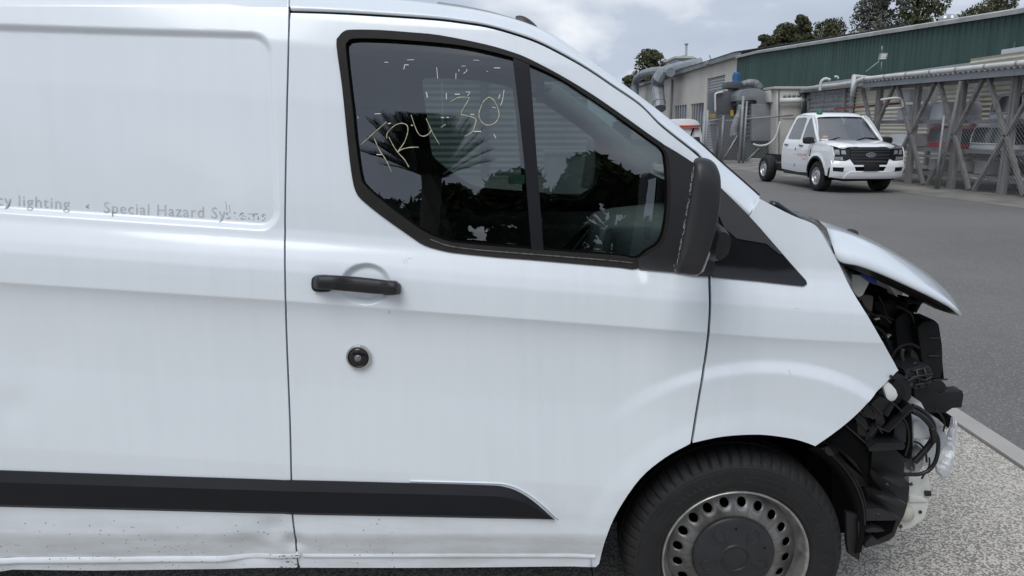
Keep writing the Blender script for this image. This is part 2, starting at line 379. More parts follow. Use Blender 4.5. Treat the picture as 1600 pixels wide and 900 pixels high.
# concrete dish channel along the fence and the strip behind it
fence_x = lambda yy: 11.6-0.14*(yy-14)
ch = MB(); rows = []
for yy in np.linspace(-4, 31, 36):
    fx = fence_x(yy)
    wob = 0.05*math.sin(yy*1.7)
    rows.append([(fx-1.15+wob, yy, 0.004), (fx-0.75, yy, 0.012), (fx-0.35, yy, 0.03), (fx+0.15, yy, 0.05), (fx+3.6, yy, 0.05)])
ch.loft(rows); setp(ch.obj('channel', concrete_old, None, smooth=True), kind='structure')
setp(mk('forecourt', [(4.0,30.5,0.006),(16.0,30.5,0.006),(16.0,60,0.006),(4.0,60,0.006)], [(0,1,2,3)], concrete_old), kind='structure')
# ------------------------------------------------------------------ the damaged van: its side is one surface y = body(x, z)
YB, YC = 2.0, 2.99
CRX = np.array([-4.5, -1.423, -0.635, 0.551, 1.062, 1.6]); CRZ = np.array([1.43, 1.223, 1.170, 1.077, 1.028, 0.97])
crease = lambda x: np.interp(x, CRX, CRZ)
_w = np.arange(-1.4, 1.2, 0.002)
_t = np.interp(_w, [-1.4, -0.5, -0.2, 0.0, 0.05, 0.085, 0.115, 0.145, 0.170, 0.195, 0.26, 0.55, 0.70, 0.78, 0.84, 0.9],
                   [0.004, 0.0, 0.001, 0.0, 0.0025, 0.0065, 0.0155, 0.0285, 0.0400, 0.0460, 0.052, 0.0855, 0.1105, 0.1335, 0.1615, 0.202])
_k = np.hanning(15); _k /= _k.sum(); _t = np.convolve(np.pad(_t, 7, 'edge'), _k, 'valid')
_u = np.where(_w < 0, 0.0205*(1-np.exp(np.minimum(_w, 0)/0.048)), 0.0)*np.interp(_w, [-1.4, -0.5, -0.25, 0], [0.1, 0.1, 0.75, 1.0])
_k2 = np.hanning(5); _k2 /= _k2.sum(); _u = np.convolve(np.pad(_u, 2, 'edge'), _k2, 'valid')
_z = np.arange(0.2, 1.2, 0.002)
_l = np.interp(_z, [0.2, 0.335, 0.352, 0.405, 0.430, 0.445, 0.50, 0.62, 1.2], [0.06, 0.040, 0.037, 0.0185, 0.0095, 0.0055, 0.003, 0.0, 0.0])
_k3 = np.hanning(9); _k3 /= _k3.sum(); _l = np.convolve(np.pad(_l, 4, 'edge'), _k3, 'valid')
AX, AZ, RX = 0.711, 0.318, -2.24
def xz(px, py, Y=YB):
    p = P(px, py, Y); return p.x, p.z
HX, HZ = xz(571, 445)
DNT = [(xz(18, 640), 0.05, 0.0045), (xz(60, 560), 0.10, 0.003), (xz(425, 832), 0.045, 0.014), (xz(455, 855), 0.03, 0.016), (xz(385, 866), 0.06, 0.015),
       (xz(250, 855), 0.12, 0.004), (xz(780, 600), 0.2, 0.0015), (xz(300, 560), 0.25, 0.002)]
RTX = np.array([-4.0, -1.30, -0.7]); RTZ = np.array([1.99, 1.917, 1.899])
def body(x, z):
    x = np.asarray(x, float); z = np.asarray(z, float)
    w = z-crease(x)
    d = np.interp(w, _w, _t)+np.interp(w, _w, _u)*(1-0.35*smoothstep(0.6, 1.1, x))+np.interp(z, _z, _l)
    d = d+0.17*np.maximum(x-0.45, 0)**2 + 0.012*np.maximum(-1.2-x, 0)**2
    # recessed cargo panel
    dx_ = np.maximum(x-(-0.650-0.012*(z-1.6)), -2.9-x)
    dz_ = np.maximum(z-np.interp(x, RTX, RTZ), 0.185-w)
    r = 0.062; qx = np.maximum(dx_+r, 0); qz = np.maximum(dz_+r, 0)
    sdf = np.hypot(qx, qz)+np.minimum(np.maximum(dx_+r, dz_+r), 0)-r
    d = d+0.0145*(1-smoothstep(-0.021, 0.001, sdf))
    # dish behind the handle
    e = ((x-HX)/0.073)**2+((z-HZ)/0.060)**2
    d = d+0.017*(1-smoothstep(0.45, 1.0, e))
    # wheel arch flares
    for ax_ in (AX, RX):
        r = np.hypot(x-ax_, z-AZ)
        fade = smoothstep(0.22, 0.62, x) if ax_ > 0 else 1.0
        d = d-0.018*(1-smoothstep(0.629, 0.676, r))*fade-0.004*(1-smoothstep(0.47, 0.53, r))
    d = d+0.0009*np.sin(6.1*x+2.3*z+0.6)*np.sin(4.7*z-1.9*x)+0.00035*np.sin(17*x+5*z)*np.sin(13*z-6*x)
    for (c, s_, a_) in DNT: d = d+a_*np.exp(-((x-c[0])**2+(z-c[1])**2)/(s_*s_))
    return YB+d
def S(px, py, off=0.0):
    Y = YB
    for _ in range(7):
        p = P(px, py, Y); Y = float(body(p.x, p.z))-off
    return P(px, py, Y)
def sxz(pts): return [(lambda p: (p.x, p.z))(S(a, b)) for a, b in pts]
def surf(off): return lambda a, b: np.stack([a, body(a, b)-off, b], axis=1)

van = empty('crashed_van', (0.695, 2.99, 0.0), 'white panel van with its front bumper and headlamp torn off, filling the foreground', 'van')
GX = list(np.arange(-3.3, -1.5, 0.06))+list(np.arange(-1.5, -0.74, 0.0115))+list(np.arange(-0.74, -0.63, 0.005))+list(np.arange(-0.63, -0.49, 0.0115))+list(np.arange(-0.49, -0.31, 0.005))+list(np.arange(-0.31, 1.25, 0.0105))
GW = sorted(list(np.arange(-0.95, -0.74, 0.02))+list(np.arange(-0.74, -0.1, 0.0095))+list(np.arange(-0.1, -0.02, 0.008))+list(np.arange(-0.02, 0.012, 0.002))+list(np.arange(0.014, 0.25, 0.005))+list(np.arange(0.25, 0.64, 0.0115))+list(np.arange(0.64, 0.80, 0.0045))+list(np.arange(0.80, 0.95, 0.0115)))
GXc = list(np.arange(-3.3, 1.3, 0.05)); GWc = list(np.arange(-0.95, 0.95, 0.05))
ZC = [0.352, 0.40, 0.425, 0.437, 0.45]
kw = dict(ga=GX, gb=GW, warp=crease, zcuts=ZC)

gapB = [(452,-12),(452,18),(450,100),(446.5,250),(445,375),(446,470),(449,560),(453,660),(455,745),(457,805),(461,838),(466,886)]
gapB = cat(gapB, 4)
# --- cargo side
rear_arch = [(RX+0.43*math.cos(a), AZ+0.43*math.sin(a)) for a in np.linspace(0.08, math.pi-0.08, 26)]
left_bottom = sxz([(462,887),(300,889.5),(150,891.5),(0,893)])
oc = sxz([(x-1.5, y) for x, y in gapB])
oc[0] = (oc[0][0], 1.965)
oc = oc+left_bottom+[(-1.75, 0.335)]+[p for p in rear_arch]+[(-2.72, 0.34), (-3.28, 0.40), (-3.30, 1.0), (-3.26, 1.965)]
cargo = panel('cargo_side', oc, [], surf(0), paint, van, **kw)
# --- front door
seal_o = [(526,70),(530,57),(538,49),(550,46.5),(593,47),(640,50.5),(687,55),(757,69),(799,81),(827,92),(873,116),(920,144),(967,176),(1013,209),(1040,228),
          (1049,240),(1055,262),(1057,300),(1052,350),(1040,385),(1020,402),(995,419.5),(967,417.5),(897,411.5),(827,405.5),(780,402),(720,396),(694,392),(663,383),(640,368),(603,342),(570,316),(556,299),(549,267),(542,207),(535,137)]
glass_o = [(540.5,75),(543,66),(551,60.5),(584,60),(640,63),(710,69.5),(757,78),(799,89),(827,100),(873,121.5),(920,152),(967,184),(1013,217),(1033,232),
           (1040,249),(1043,300),(1040,347),(1031,379),(1010,394),(995,404),(967,400),(897,395),(827,389.5),(780,386),(728,381.5),(698,377),(668,365),(640,347),(603,319),(572,292),(563.5,274),(556,221),(551,170),(547,137)]
gc = cat(glass_o, 3, True); so = cat(seal_o, 3, True)
door_top = [(454.5,20.3),(520,22.3),(600,26.8),(680,32.2),(720,37),(760,43.2),(800,54),(840,68),(880,88),(920,111),(960,138),(1000,165.5),(1029,194.5),(1053,214.5),(1078,234),(1093,247)]
door_front = [(1100,262),(1114,310),(1121,350),(1117,380),(1109,407),(1106.5,432),(1107.5,480),(1104,530),(1097,580),(1087,640),(1078.5,693)]
arch_px = [(1078.5,693.5),(1040,714.5),(1000,748),(965,799),(946,843),(936,881)]
od = cat(door_top, 4)+cat(door_front, 4)[0:]+cat(arch_px, 4)[1:]+[(931,886),(700,887),(469,887)]+[(x+1.5, y) for x, y in gapB[::-1] if 22 < y < 884]
hole = sxz([((a[0]*0.72+b[0]*0.28), (a[1]*0.72+b[1]*0.28)) for a, b in zip(cat(seal_o, 2, True), [gc[int(i*len(gc)/(2*len(seal_o)))] for i in range(2*len(seal_o))])])
hole = sxz([(800+(x-800)*0.985, 240+(y-240)*0.985) for x, y in so])
door = panel('front_door', sxz(od), [hole], surf(0), paint, van, **kw)
# --- window seal, sail panel, divider, glass
small = dict(ga=list(np.arange(-0.6, 0.75, 0.02)), gb=list(np.arange(-0.2, 0.95, 0.02)), warp=crease)
seal = panel('window_seal', sxz(so), [sxz([(x, y) for x, y in gc])], surf(0.004), seal_rubber, van, rim=0.030, **small)
gin = [(800+(x-800)*0.988, 235+(y-235)*0.982) for x, y in gc]
panel('glass_run', sxz([(800+(x-800)*1.006, 235+(y-235)*1.006) for x, y in gc]), [sxz(gin)], surf(-0.009), void_black, seal, rim=0.006, **small)
def xat(poly, xcut, keep_left):
    """clip a closed pixel polygon at a slanted divider x = xcut(y)"""
    o = []; n = len(poly); s = lambda p: (p[0]-xcut(p[1]))*(1 if keep_left else -1)
    for i in range(n):
        a, b = poly[i], poly[(i+1) % n]; sa, sb = s(a), s(b)
        if sa <= 0: o.append(a)
        if sa*sb < 0: t = sa/(sa-sb); o.append((a[0]+(b[0]-a[0])*t, a[1]+(b[1]-a[1])*t))
    return o
mid = lambda y: 814+(y-90)*(839-814)/300.0
gbig = [(800+(x-800)*1.012, 235+(y-235)*1.02) for x, y in gc]
pane1 = panel('window_pane', sxz(xat(gbig, mid, True)), [], surf(-0.013), van_glass, van, rim=0, **small)
pane2 = panel('window_pane', sxz(xat(gbig, mid, False)), [], surf(-0.0135), van_glass, van, rim=0, **small)
divider = panel('window_divider', sxz([(801,84),(812,88),(827,94.5),(833,170),(841,280),(850,398),(831,397),(822,280),(811,170)]), [], surf(0.002), trim_dark, van, rim=0.02, **small)
sail = panel('sail_panel', sxz(cat([(1039,227),(1060,239.5),(1080,252.5),(1096,262),(1108,290),(1118,330),(1125,362),(1116,398),(1110,431.5),(1050,424.5),(998,420)], 2)+cat([(996,405),(1013,396),(1034,381),(1044,347),(1047,300),(1044,249),(1036,232)], 3)), [], surf(0.007), black_plastic, van, rim=0.02, ga=list(np.arange(0.3, 0.7, 0.02)), gb=list(np.arange(0.1, 0.7, 0.02)), warp=crease)
bm1 = MB(); bm1.tube([S(a, b, 0.0045) for a, b in cat([(672,374),(700,384),(740,390),(800,395),(870,400.5),(940,406),(990,411)], 6)], 0.0022, 6); bm1.obj('highlight_bead', mat('highlight_grey', (0.16,0.15,0.14), 0.5, col2=(0.03,0.03,0.03), vscale=90), seal, smooth=True)  # pale bead, its colour paints the highlight along the glass's lower edge
# --- crayon figures and scuffs on the glass
def gl(pts): return [S(520+x/4.09, 30+y/4.09, -0.010) for x, y in pts]
strokes = [[(180,803),(260,730),(345,655)], [(265,762),(300,840),(340,900),(376,975)], [(345,762),(350,725),(395,680),(440,665),(475,680),(478,725),(455,790),(412,850),(440,832),(490,820),(548,818)],
           [(358,752),(385,805),(415,850),(460,900),(486,945)], [(500,612),(540,720),(575,748),(610,735),(632,708)], [(597,635),(640,730),(682,800)], [(690,692),(720,672)],
           [(752,528),(800,502),(862,500),(868,515),(820,600),(850,615),(905,632),(915,655),(890,720),(842,748)], [(1000,498),(1030,520),(1055,570),(1062,620),(1040,660),(1000,678),(960,665),(935,625),(940,580),(965,525),(1000,498)]]
cm = MB()
for s_ in strokes: cm.tube(gl(cat(s_, 5)), [0.0011*(0.55+0.9*random.random()) for _ in cat(s_, 5)], 5)
cm.obj('crayon_figures', crayon, pane1, smooth=True)
sm = MB()
scf = [[(455,320),(460,292),(485,294)], [(664,308),(668,350),(670,380)], [(788,345),(786,382)], [(806,320),(806,335)], [(856,318),(858,330),(835,350)], [(985,336),(990,332)], [(1095,452),(1085,520),(1072,552)], [(1070,480),(1060,508)],
       [(1018,562),(1040,568)], [(780,480),(812,481)], [(690,628),(712,630)], [(726,628),(742,628)], [(880,608),(905,610)], [(900,718),(948,718)], [(268,606),(306,604)], [(598,466),(605,500)], [(726,472),(726,512)], [(1030,735),(1042,760)], [(160,622),(162,634)],
       [(898,262),(935,264)], [(330,276),(355,277)], [(475,261),(520,260)], [(822,300),(850,300)], [(1030,312),(1070,313)], [(850,465),(878,466),(862,490)], [(280,865),(312,866)], [(352,668),(372,665)], [(500,676),(512,680)]]
for s_ in scf: sm.tube(gl(dens(s_, 6, False)), 0.0008+0.0008*random.random(), 4)
sm.obj('scuff_marks', scuff_white, pane1, kind='stuff')
# --- fender, quarter trim
fo = [(1188,311),(1203,319),(1240,337.5),(1268,348.5),(1281,360),(1297,388),(1311,413),(1330,452),(1360,501),(1385,545),(1402,576),(1401,581),(1376,606),(1345,641),(1312,670),(1274,697)]
fa = [(1274,697),(1255,690),(1230,684),(1185,679),(1130,682),(1082.5,692)]
fg = [(1083,691),(1091,640),(1101,580),(1108,530),(1111.5,480),(1110.5,433),(1122,390),(1128,362),(1120,320),(1128,300),(1171,338)]
fender = panel('front_fender', sxz(cat(fo, 3)+cat(fa, 4)[1:]+cat(fg[:6], 3)[1:]+fg[6:]), [], surf(0), paint, van, **kw)
qt = sxz(cat([(1123,291),(1171,338.5),(1200,371),(1232,408)], 2)+cat([(1258,437),(1260,443),(1254,446.5)], 2)+cat([(1180,438.5),(1112,432.5)], 2)+[(1119,398),(1129,362),(1121,334),(1117,300)])
panel('quarter_trim', qt, [], surf(0.005), gloss_black, van, rim=0.02, ga=list(np.arange(0.5, 0.9, 0.02)), gb=list(np.arange(0.1, 0.6, 0.02)), warp=crease)
qf = sxz([(1122,292),(1171,339),(1200,371.5),(1222,397),(1216,396),(1196,380),(1150,372),(1131,356),(1121,334),(1117,300)])
panel('quarter_trim_face', qf, [], surf(0.0085), mat('trim_satin', (0.045,0.045,0.046), 0.5), van, rim=0.006, ga=list(np.arange(0.5, 0.9, 0.03)), gb=list(np.arange(0.1, 0.6, 0.03)), warp=crease)
# --- dark structure behind the panel gaps, with openings for the window and the wheels
front_arch = [(AX+0.47*math.cos(a), AZ+0.47*math.sin(a)) for a in np.linspace(math.pi*0.93, 0.62, 24)]
inner = [(-3.2,0.42),(-2.75,0.42)]+[(RX+0.47*math.cos(a), AZ+0.47*math.sin(a)) for a in np.linspace(math.pi*0.93, 0.07*math.pi, 20)]+[(-1.7,0.36),(0.2,0.36)]+front_arch+sxz([(1370,585),(1335,500),(1290,410),(1262,365),(1200,335),(1060,225),(960,145),(860,85),(760,48),(600,32),(452,30)])+[(-0.6,1.93),(-3.2,1.93)]
hb = sxz([(800+(x-800)*1.0, 240+(y-240)*1.0) for x, y in cat(seal_o, 1, True)])
inner_o = panel('inner_frame', inner, [hb], surf(-0.032), void_black, van, ga=GXc, gb=GWc, warp=crease, rim=0.02)
# --- roof rail and A-pillar
g_ = [(454.5,16),(520,18),(600,22.3),(680,27.8),(720,32.5),(760,38.6),(800,49.5),(840,63.5),(880,83.5),(920,106.5),(960,133.5),(1000,161),(1029,190),(1053,209.8),(1078,229.3),(1097,246),(1122,291.5),(1146,314),(1170,336.5)]
s_ = [(450,-16),(520,-10),(590,-4),(655,2),(695,7.5),(735,13.5),(778,22.5),(822,35.5),(862,53),(902,79.5),(943,109),(984,139.5),(1014,162),(1040,182),(1066,202.5),(1092,223.5),(1130,258),(1160,284),(1187,308)]
g_ = cat(g_, 4); s_ = cat(s_, 4)
rail = []; RAILTOP = []
for (a, b), (c, d) in zip(g_, s_):
    p0 = S(a, b); y0 = p0.y; row = [p0+Vector((0,0.02,0)), p0]
    tilt = smoothstep(860, 1000, c)
    for t in (0.2, 0.4, 0.6, 0.8, 1.0):
        px, py = a+(c-a)*t, b+(d-b)*t
        row.append(P(px, py, y0+0.062*(0.35*t+0.65*t*t)))
    p = row[-1]
    k = float(tilt)
    row.append(p+Vector((0.006*k, 0.022, 0.0015*(1-k)+0.001*k))); row.append(p+Vector((0.010*k, 0.05, 0.003*(1-k)-0.004*k)))
    rail.append(row); RAILTOP.append(row[-1])
q = MB(); q.loft(rail); roof_rail = q.obj('roof_rail', paint, van, smooth=True)
# --- roof
xs = [-3.26, -2.6, -1.9, -1.4, -1.0, -0.78, -0.62]
rows = []
for x in xs:
    y0 = float(body(x, 1.965)); z0 = 1.965
    half = [(x, y0, z0), (x, y0+0.006, z0+0.011), (x, y0+0.016, z0+0.022), (x, y0+0.036, z0+0.033), (x, y0+0.09, z0+0.044), (x, y0+0.30, z0+0.056), (x, YC, z0+0.062)]
    rows.append(half+[(x, 2*YC-a[1], a[2]) for a in half[-2::-1]])
for p in [r for r in RAILTOP if r.x < 0.16][::4]:
    half = [(p.x, p.y-0.001, p.z), (p.x, p.y+0.02, p.z+0.001), (p.x, p.y+0.05, p.z+0.0025), (p.x, p.y+0.07, p.z+0.0035), (p.x, p.y+0.10, p.z+0.005), (p.x, p.y+0.28, p.z+0.010), (p.x, YC, p.z+0.016)]
    if p.x > -0.57: rows.append(half+[(x_, 2*YC-y_, z_) for x_, y_, z_ in half[-2::-1]])
q = MB(); q.loft(rows); q.obj('roof', paint, van, smooth=True)
# --- windscreen
wr = []
for p in [r for r in RAILTOP if r.x >= 0.14][::3]:
    h = [(p.x-0.004, p.y-0.004, p.z-0.002), (p.x+0.010, p.y+0.16, p.z+0.002), (p.x+0.03, p.y+0.42, p.z+0.004), (p.x+0.045, YC, p.z+0.005)]
    wr.append(h+[(a, 2*YC-b, c) for a, b, c in h[-2::-1]])
q = MB(); q.loft(wr); q.obj('windscreen', van_glass, van, smooth=True)
lastr = [r for r in RAILTOP if r.x >= 0.14]
q = MB(); q.tube([p+Vector((0.004, 0.004, 0.003)) for p in lastr if p.x > 0.52], 0.006, 6); q.obj('windscreen_seal', seal_rubber, van, smooth=True)
# --- aerial foot on the roof
c = P(824, 34, 2.30); q = MB(); rows = []
for t in np.linspace(0, 1, 9):
    r = max(0.002, math.sin(math.pi*min(1, 0.08+t*0.92)))**0.6
    x = c.x-0.035+0.07*t; hgt = 0.020*r*(1.12-0.35*t); ztop = c.z+0.006-0.028*t
    rows.append([(x, c.y+0.022*r*math.cos(a), ztop-0.012+(hgt+0.012)*math.sin(a)) for a in np.linspace(math.pi, 0, 9)])
q.loft(rows); q.obj('aerial_foot', mat('aerial_grey', (0.05,0.048,0.046), 0.5), van, smooth=True)
# --- rub strips
def strip(name, top, bot, m, prof=((0,0.0),(0.02,0.005),(0.33,0.019),(0.35,0.0192),(0.94,0.013),(1,0.0)), n=10):
    T = cat(top, n); B = cat(bot, n); rows = []
    for (a, b), (c, d) in zip(T, B):
        row = []
        for t, o in prof:
            row.append(S(a+(c-a)*t, b+(d-b)*t, o))
        rows.append(row)
    q = MB(); q.loft(rows); q.cap(rows[0][::-1]); q.cap(rows[-1]); return q.obj(name, m, van, smooth=True, angle=math.radians(14))
strip('rub_strip', [(-140,730.5),(-70,732.5),(0,734.5),(240,743),(443,750),(448,754)], [(-140,787.5),(-70,790),(0,792),(240,798),(446,803),(450,800)], trim_dark)
strip('rub_strip', [(455.5,752),(458,750),(640,754.5),(760,758),(790,761),(812,769),(832,782),(850,797),(865,810.5)], [(454.5,801),(458,804),(640,807.5),(760,810),(790,810.5),(812,811),(832,811.2),(850,811.5),(867,812)], trim_dark)
# pressed lip around the strip end
q = MB(); q.tube([S(a, b, 0.0015) for a, b in cat([(640,751.5),(760,754.5),(792,757),(815,765.5),(836,779),(856,796),(871,810.5)], 5)], 0.0028, 6); q.obj('pressed_lip', paint, van, smooth=True)
# --- sill flange, crumpled at its front end
def sill(name, xs_, zs, m, rough=0.0):
    rows = []
    for x, z in zip(xs_, zs):
        y0 = float(body(x, 0.36)); j = rough*(random.random()-0.5)
        rows.append([(x, y0+0.004, z+0.014+j), (x, y0+0.001+j, z+0.010), (x, y0-0.0015+j, z+0.004), (x, y0-0.002+j, z-0.002), (x, y0+0.001, z-0.007), (x, y0+0.03, z-0.010)])
    q = MB(); q.loft(rows); return q.obj(name, m, van, smooth=True)
sx0, sz0 = xz(468, 880); sx1, sz1 = xz(932, 880)
sill('sill_flange', np.linspace(sx0, sx1, 30), np.linspace(sz0, sz1, 30), paint)
lx = np.concatenate([np.linspace(-1.75, xz(330, 880)[0], 16), np.linspace(xz(335, 880)[0], xz(463, 880)[0], 20)])
lz = np.interp(lx, [-1.75, xz(0, 880)[0], xz(330, 880)[0], xz(463, 880)[0]], [0.327, 0.329, 0.335, 0.350])
sill('sill_flange', lx, lz, paint)
q = MB()
for k in range(16):
    a = random.uniform(434, 464); b = random.uniform(866, 888); w_ = random.uniform(2, 9); h_ = random.uniform(0.6, 2.2)
    q.cap([S(a, b, 0.0125), S(a+w_, b-1+random.random()*2, 0.0125), S(a+w_*0.8, b+h_, 0.0125), S(a+w_*0.2, b+h_*0.7, 0.0125)])
q.obj('scrape_marks', mat('scrape', (0.10,0.09,0.085), 0.8), van)
# --- handle and lock
pts = [(489,436,7),(495,431,10.5),(510,429.5,11.5),(545,431.5,12),(580,434.8,12),(608,438.5,11),(620,440.5,10),(626,444,7.5)]
hp = cat([(a, b) for a, b, c in pts], 4); hh = np.interp(np.linspace(0, 1, len(hp)), np.linspace(0, 1, len(pts)), [2*c for a, b, c in pts])
rows = []
for i, ((a, b), h_) in enumerate(zip(hp, hh)):
    t = i/(len(hp)-1); o = 0.012+0.034*min(1, math.sin(math.pi*min(max(t, 0.02), 0.98))*1.9)
    b0 = b
    ring = []
    for k in range(12):
        an = 2*math.pi*k/12
        ring.append(S(a, b0+h_/2-math.cos(an)*h_/2, o-0.012+0.014*math.copysign(abs(math.sin(an))**0.7, math.sin(an))))
    rows.append(ring)
q = MB(); q.loft(rows, closed=True); q.cap(rows[0]); q.cap(rows[-1][::-1]); handle = q.obj('door_handle', black_plastic, door, smooth=True)
q = MB(); q.tube([S(a, b, 0.0575) for a, b in [(493,440.5),(540,442.5),(590,446.5),(624,450.5)]], 0.0009, 4); q.obj('handle_seam', mat('seam_grey', (0.006,0.006,0.007), 0.6), door)
for (a, b, w_, h_) in ((505,442,17,26),(610,449,14,22)):
    oo = [(a+w_*math.copysign(abs(math.cos(t))**0.6, math.cos(t)), b+h_/2*math.copysign(abs(math.sin(t))**0.6, math.sin(t))) for t in np.linspace(0, 2*math.pi, 20, endpoint=False)]
    panel('handle_base', sxz(oo), [], surf(0.012), black_plastic, door, ga=[], gb=[], rim=0.02)
lc = S(561, 557); q = MB(); q.lathe([(0.036,0.0),(0.036,0.009),(0.034,0.0125),(0.0305,0.0125),(0.0295,0.010)], lc, (0,-1,0), 40); lock = q.obj('lock_bezel', mat('chrome_dull', (0.55,0.54,0.52), 0.25, metal=0.9), door, smooth=True, angle=math.radians(35))
q = MB(); q.lathe([(0.0,0.017),(0.012,0.0165),(0.024,0.014),(0.0298,0.0095),(0.0298,0.0)], lc, (0,-1,0), 36); q.obj('lock_cap', gloss_black, door, smooth=True)
q = MB(); q.lathe([(0.0,0.0195),(0.008,0.0193),(0.0098,0.018),(0.0098,0.010)], lc, (0,-1,0), 24); q.obj('lock_barrel', mat('barrel', (0.25,0.24,0.23), 0.45, metal=0.6, var=0.4, vscale=200), door, smooth=True)
# --- the ghost of removed lettering, and what is left of it
ghost = mat('adhesive_ghost', (0.43,0.445,0.46), 0.75, col2=(0.58,0.60,0.62), vscale=60)
ghost2 = mat('adhesive_scraped', (0.33,0.34,0.35), 0.8, alpha_noise=(230, 0.52))
def lettering(name, body_txt, x0, x1, yb0, yb1, cap, m):
    cu = bpy.data.curves.new(name, 'FONT'); cu.body = body_txt; cu.size = 1.0; cu.resolution_u = 3; cu.space_character = 1.12
    o = bpy.data.objects.new(name, cu); COL.objects.link(o); dg = bpy.context.evaluated_depsgraph_get()
    me = o.evaluated_get(dg).to_mesh(); V = np.array([v.co[:] for v in me.vertices]); F = [list(p.vertices) for p in me.polygons]
    o.evaluated_get(dg).to_mesh_clear(); bpy.data.objects.remove(o); bpy.data.curves.remove(cu)
    w0, w1 = V[:,0].min(), V[:,0].max(); W = []
    for v in V:
        t = (v[0]-w0)/(w1-w0); W.append(S(x0+(x1-x0)*t, yb0+(yb1-yb0)*t-v[1]*cap/0.70, 0.0008))
    return mk(name, W, F, m, cargo, kind='stuff')
lettering('lettering', 'cy lighting', -5, 109, 320.5, 327, 17.5, ghost)
lettering('lettering', 'Special Hazard Sy', 162, 352, 332.5, 342, 17.5, ghost)
lettering('lettering', 'stems', 353, 416, 342, 345.5, 17.5, ghost2)
q = MB(); q.cap([S(132,318,0.001), S(140,318.5,0.001), S(138,321,0.001), S(140,326,0.001), S(133,325.5,0.001), S(134,322,0.001)]); q.obj('lettering', ghost2, cargo)
q = MB()
for (a, b, c, d) in ((352,314,354,328),(358,320,359,334)):
    q.tube([S(a,b,0.0006), S((a+c)/2+0.6,(b+d)/2,0.0006), S(c,d,0.0006)], 0.0006, 4)
for (a, b, c, d) in ((630,405,633,413),(634,403,637,411),(638,404,643,403),(608,485,609,490),(606,488,607,490),(448,485,449,486.5),(1243,481.5,1247,481.8),(1233,578,1236,586)):
    q.tube([S(a,b,0.0006), S(c,d,0.0006)], 0.0006, 4)
q.obj('fine_scratches', mat('scratch_grey', (0.50,0.50,0.53), 0.7), cargo)
# --- mirror
mo = [(1086,247),(1104,247.5),(1116,256),(1122,272),(1122.5,300),(1118,340),(1107,382),(1094,420),(1086,429),(1068,428),(1052,424),(1056,403),(1064,360),(1072,315),(1080,262)]
def mir(Y, s_, dx_=0, dz_=0):
    pts = [P(a, b, 1.76) for a, b in cat(mo, 4, True)]; c = sum(pts, Vector())/len(pts)
    return [Vector((c.x+(p.x-c.x)*s_+dx_, Y, c.z+(p.z-c.z)*s_+dz_)) for p in pts]
mir_ = MB(); secs = [mir(Y_, s0, 0.26*max(0, Y_-1.75)) for Y_, s0 in ((1.712,0.30),(1.713,0.62),(1.719,0.84),(1.731,0.95),(1.750,1.0),(1.79,0.985),(1.83,0.955),(1.865,0.91),(1.885,0.80),(1.893,0.5))]
mir_.loft(secs, closed=True); mir_.cap(secs[0]); mir_.cap(secs[-1][::-1])
mirror = mir_.obj('wing_mirror', mat('mirror_shell', (0.022,0.022,0.0235), 0.42, bump=0.06, bscale=700), van, smooth=True)
q = MB(); q.tube([P(a, b, 1.7345) for a, b in cat([(1107,256),(1102,300),(1094,352),(1080,405),(1074,424)], 5)], 0.0010, 4); q.obj('mirror_seam', void_black, mirror)
q = MB()
for k in range(110):
    t = random.random()**0.8; b = 258+160*t; a = np.interp(b, [258,315,360,403,424], [1083,1075,1067,1059,1056])+random.random()*(4+7*max(0, t-0.35)); L_ = random.uniform(2, 9)
    q.tube([P(a, b, 1.7315+0.006*random.random()), P(a-L_*0.16+random.uniform(-1,1), b+L_, 1.7315+0.006*random.random())], 0.00075, 3)
q.obj('scratched_edge', mat('scuffed_plastic', (0.30,0.30,0.30), 0.8), mirror)
q = MB(); lens = [P(a, b, 1.80) for a, b in [(1064,423),(1074,430),(1084,431.5),(1096,425),(1105,406),(1109,396),(1106,410),(1099,428),(1088,433),(1072,433)]]
ind = solid('indicator_lens', [P(a, b, 1.765) for a, b in [(1063,424),(1086,428),(1097,419),(1109,392),(1110,397),(1100,424),(1089,431.5),(1072,431)]], (0,0.09,0), mat('lens_clear', (0.55,0.53,0.50), 0.12, spec=0.8), mirror, bevel=0.002)
# arm
q = MB(); rows = []
for Y, k in ((1.86,0.8),(1.90,1.0),(1.96,1.1),(2.06,1.25)):
    pts = cat([(1112,352),(1123,352),(1131,362),(1129,384),(1122,397),(1108,404),(1102,392),(1105,370)], 3, True); cc = (1116,378)
    rows.append([P(cc[0]+(a-cc[0])*k, cc[1]+(b-cc[1])*k, 1.94) for a, b in pts]); rows[-1] = [Vector((p.x, Y, p.z)) for p in rows[-1]]
q.loft(rows, closed=True); q.cap(rows[0]); q.obj('mirror_arm', black_plastic, mirror, smooth=True)
# rear-facing mirror glass
mg = [P(a, b, 1.76) for a, b in [(1079,268),(1072,315),(1064,360),(1057,402)]]
q = MB(); rows = []
for p in mg: rows.append([Vector((p.x+0.006, 1.768, p.z)), Vector((p.x+0.030, 1.865, p.z))])
q.loft(rows); q.obj('mirror_glass', mat('mirror_silver', (0.8,0.82,0.84), 0.03, metal=1.0), mirror)

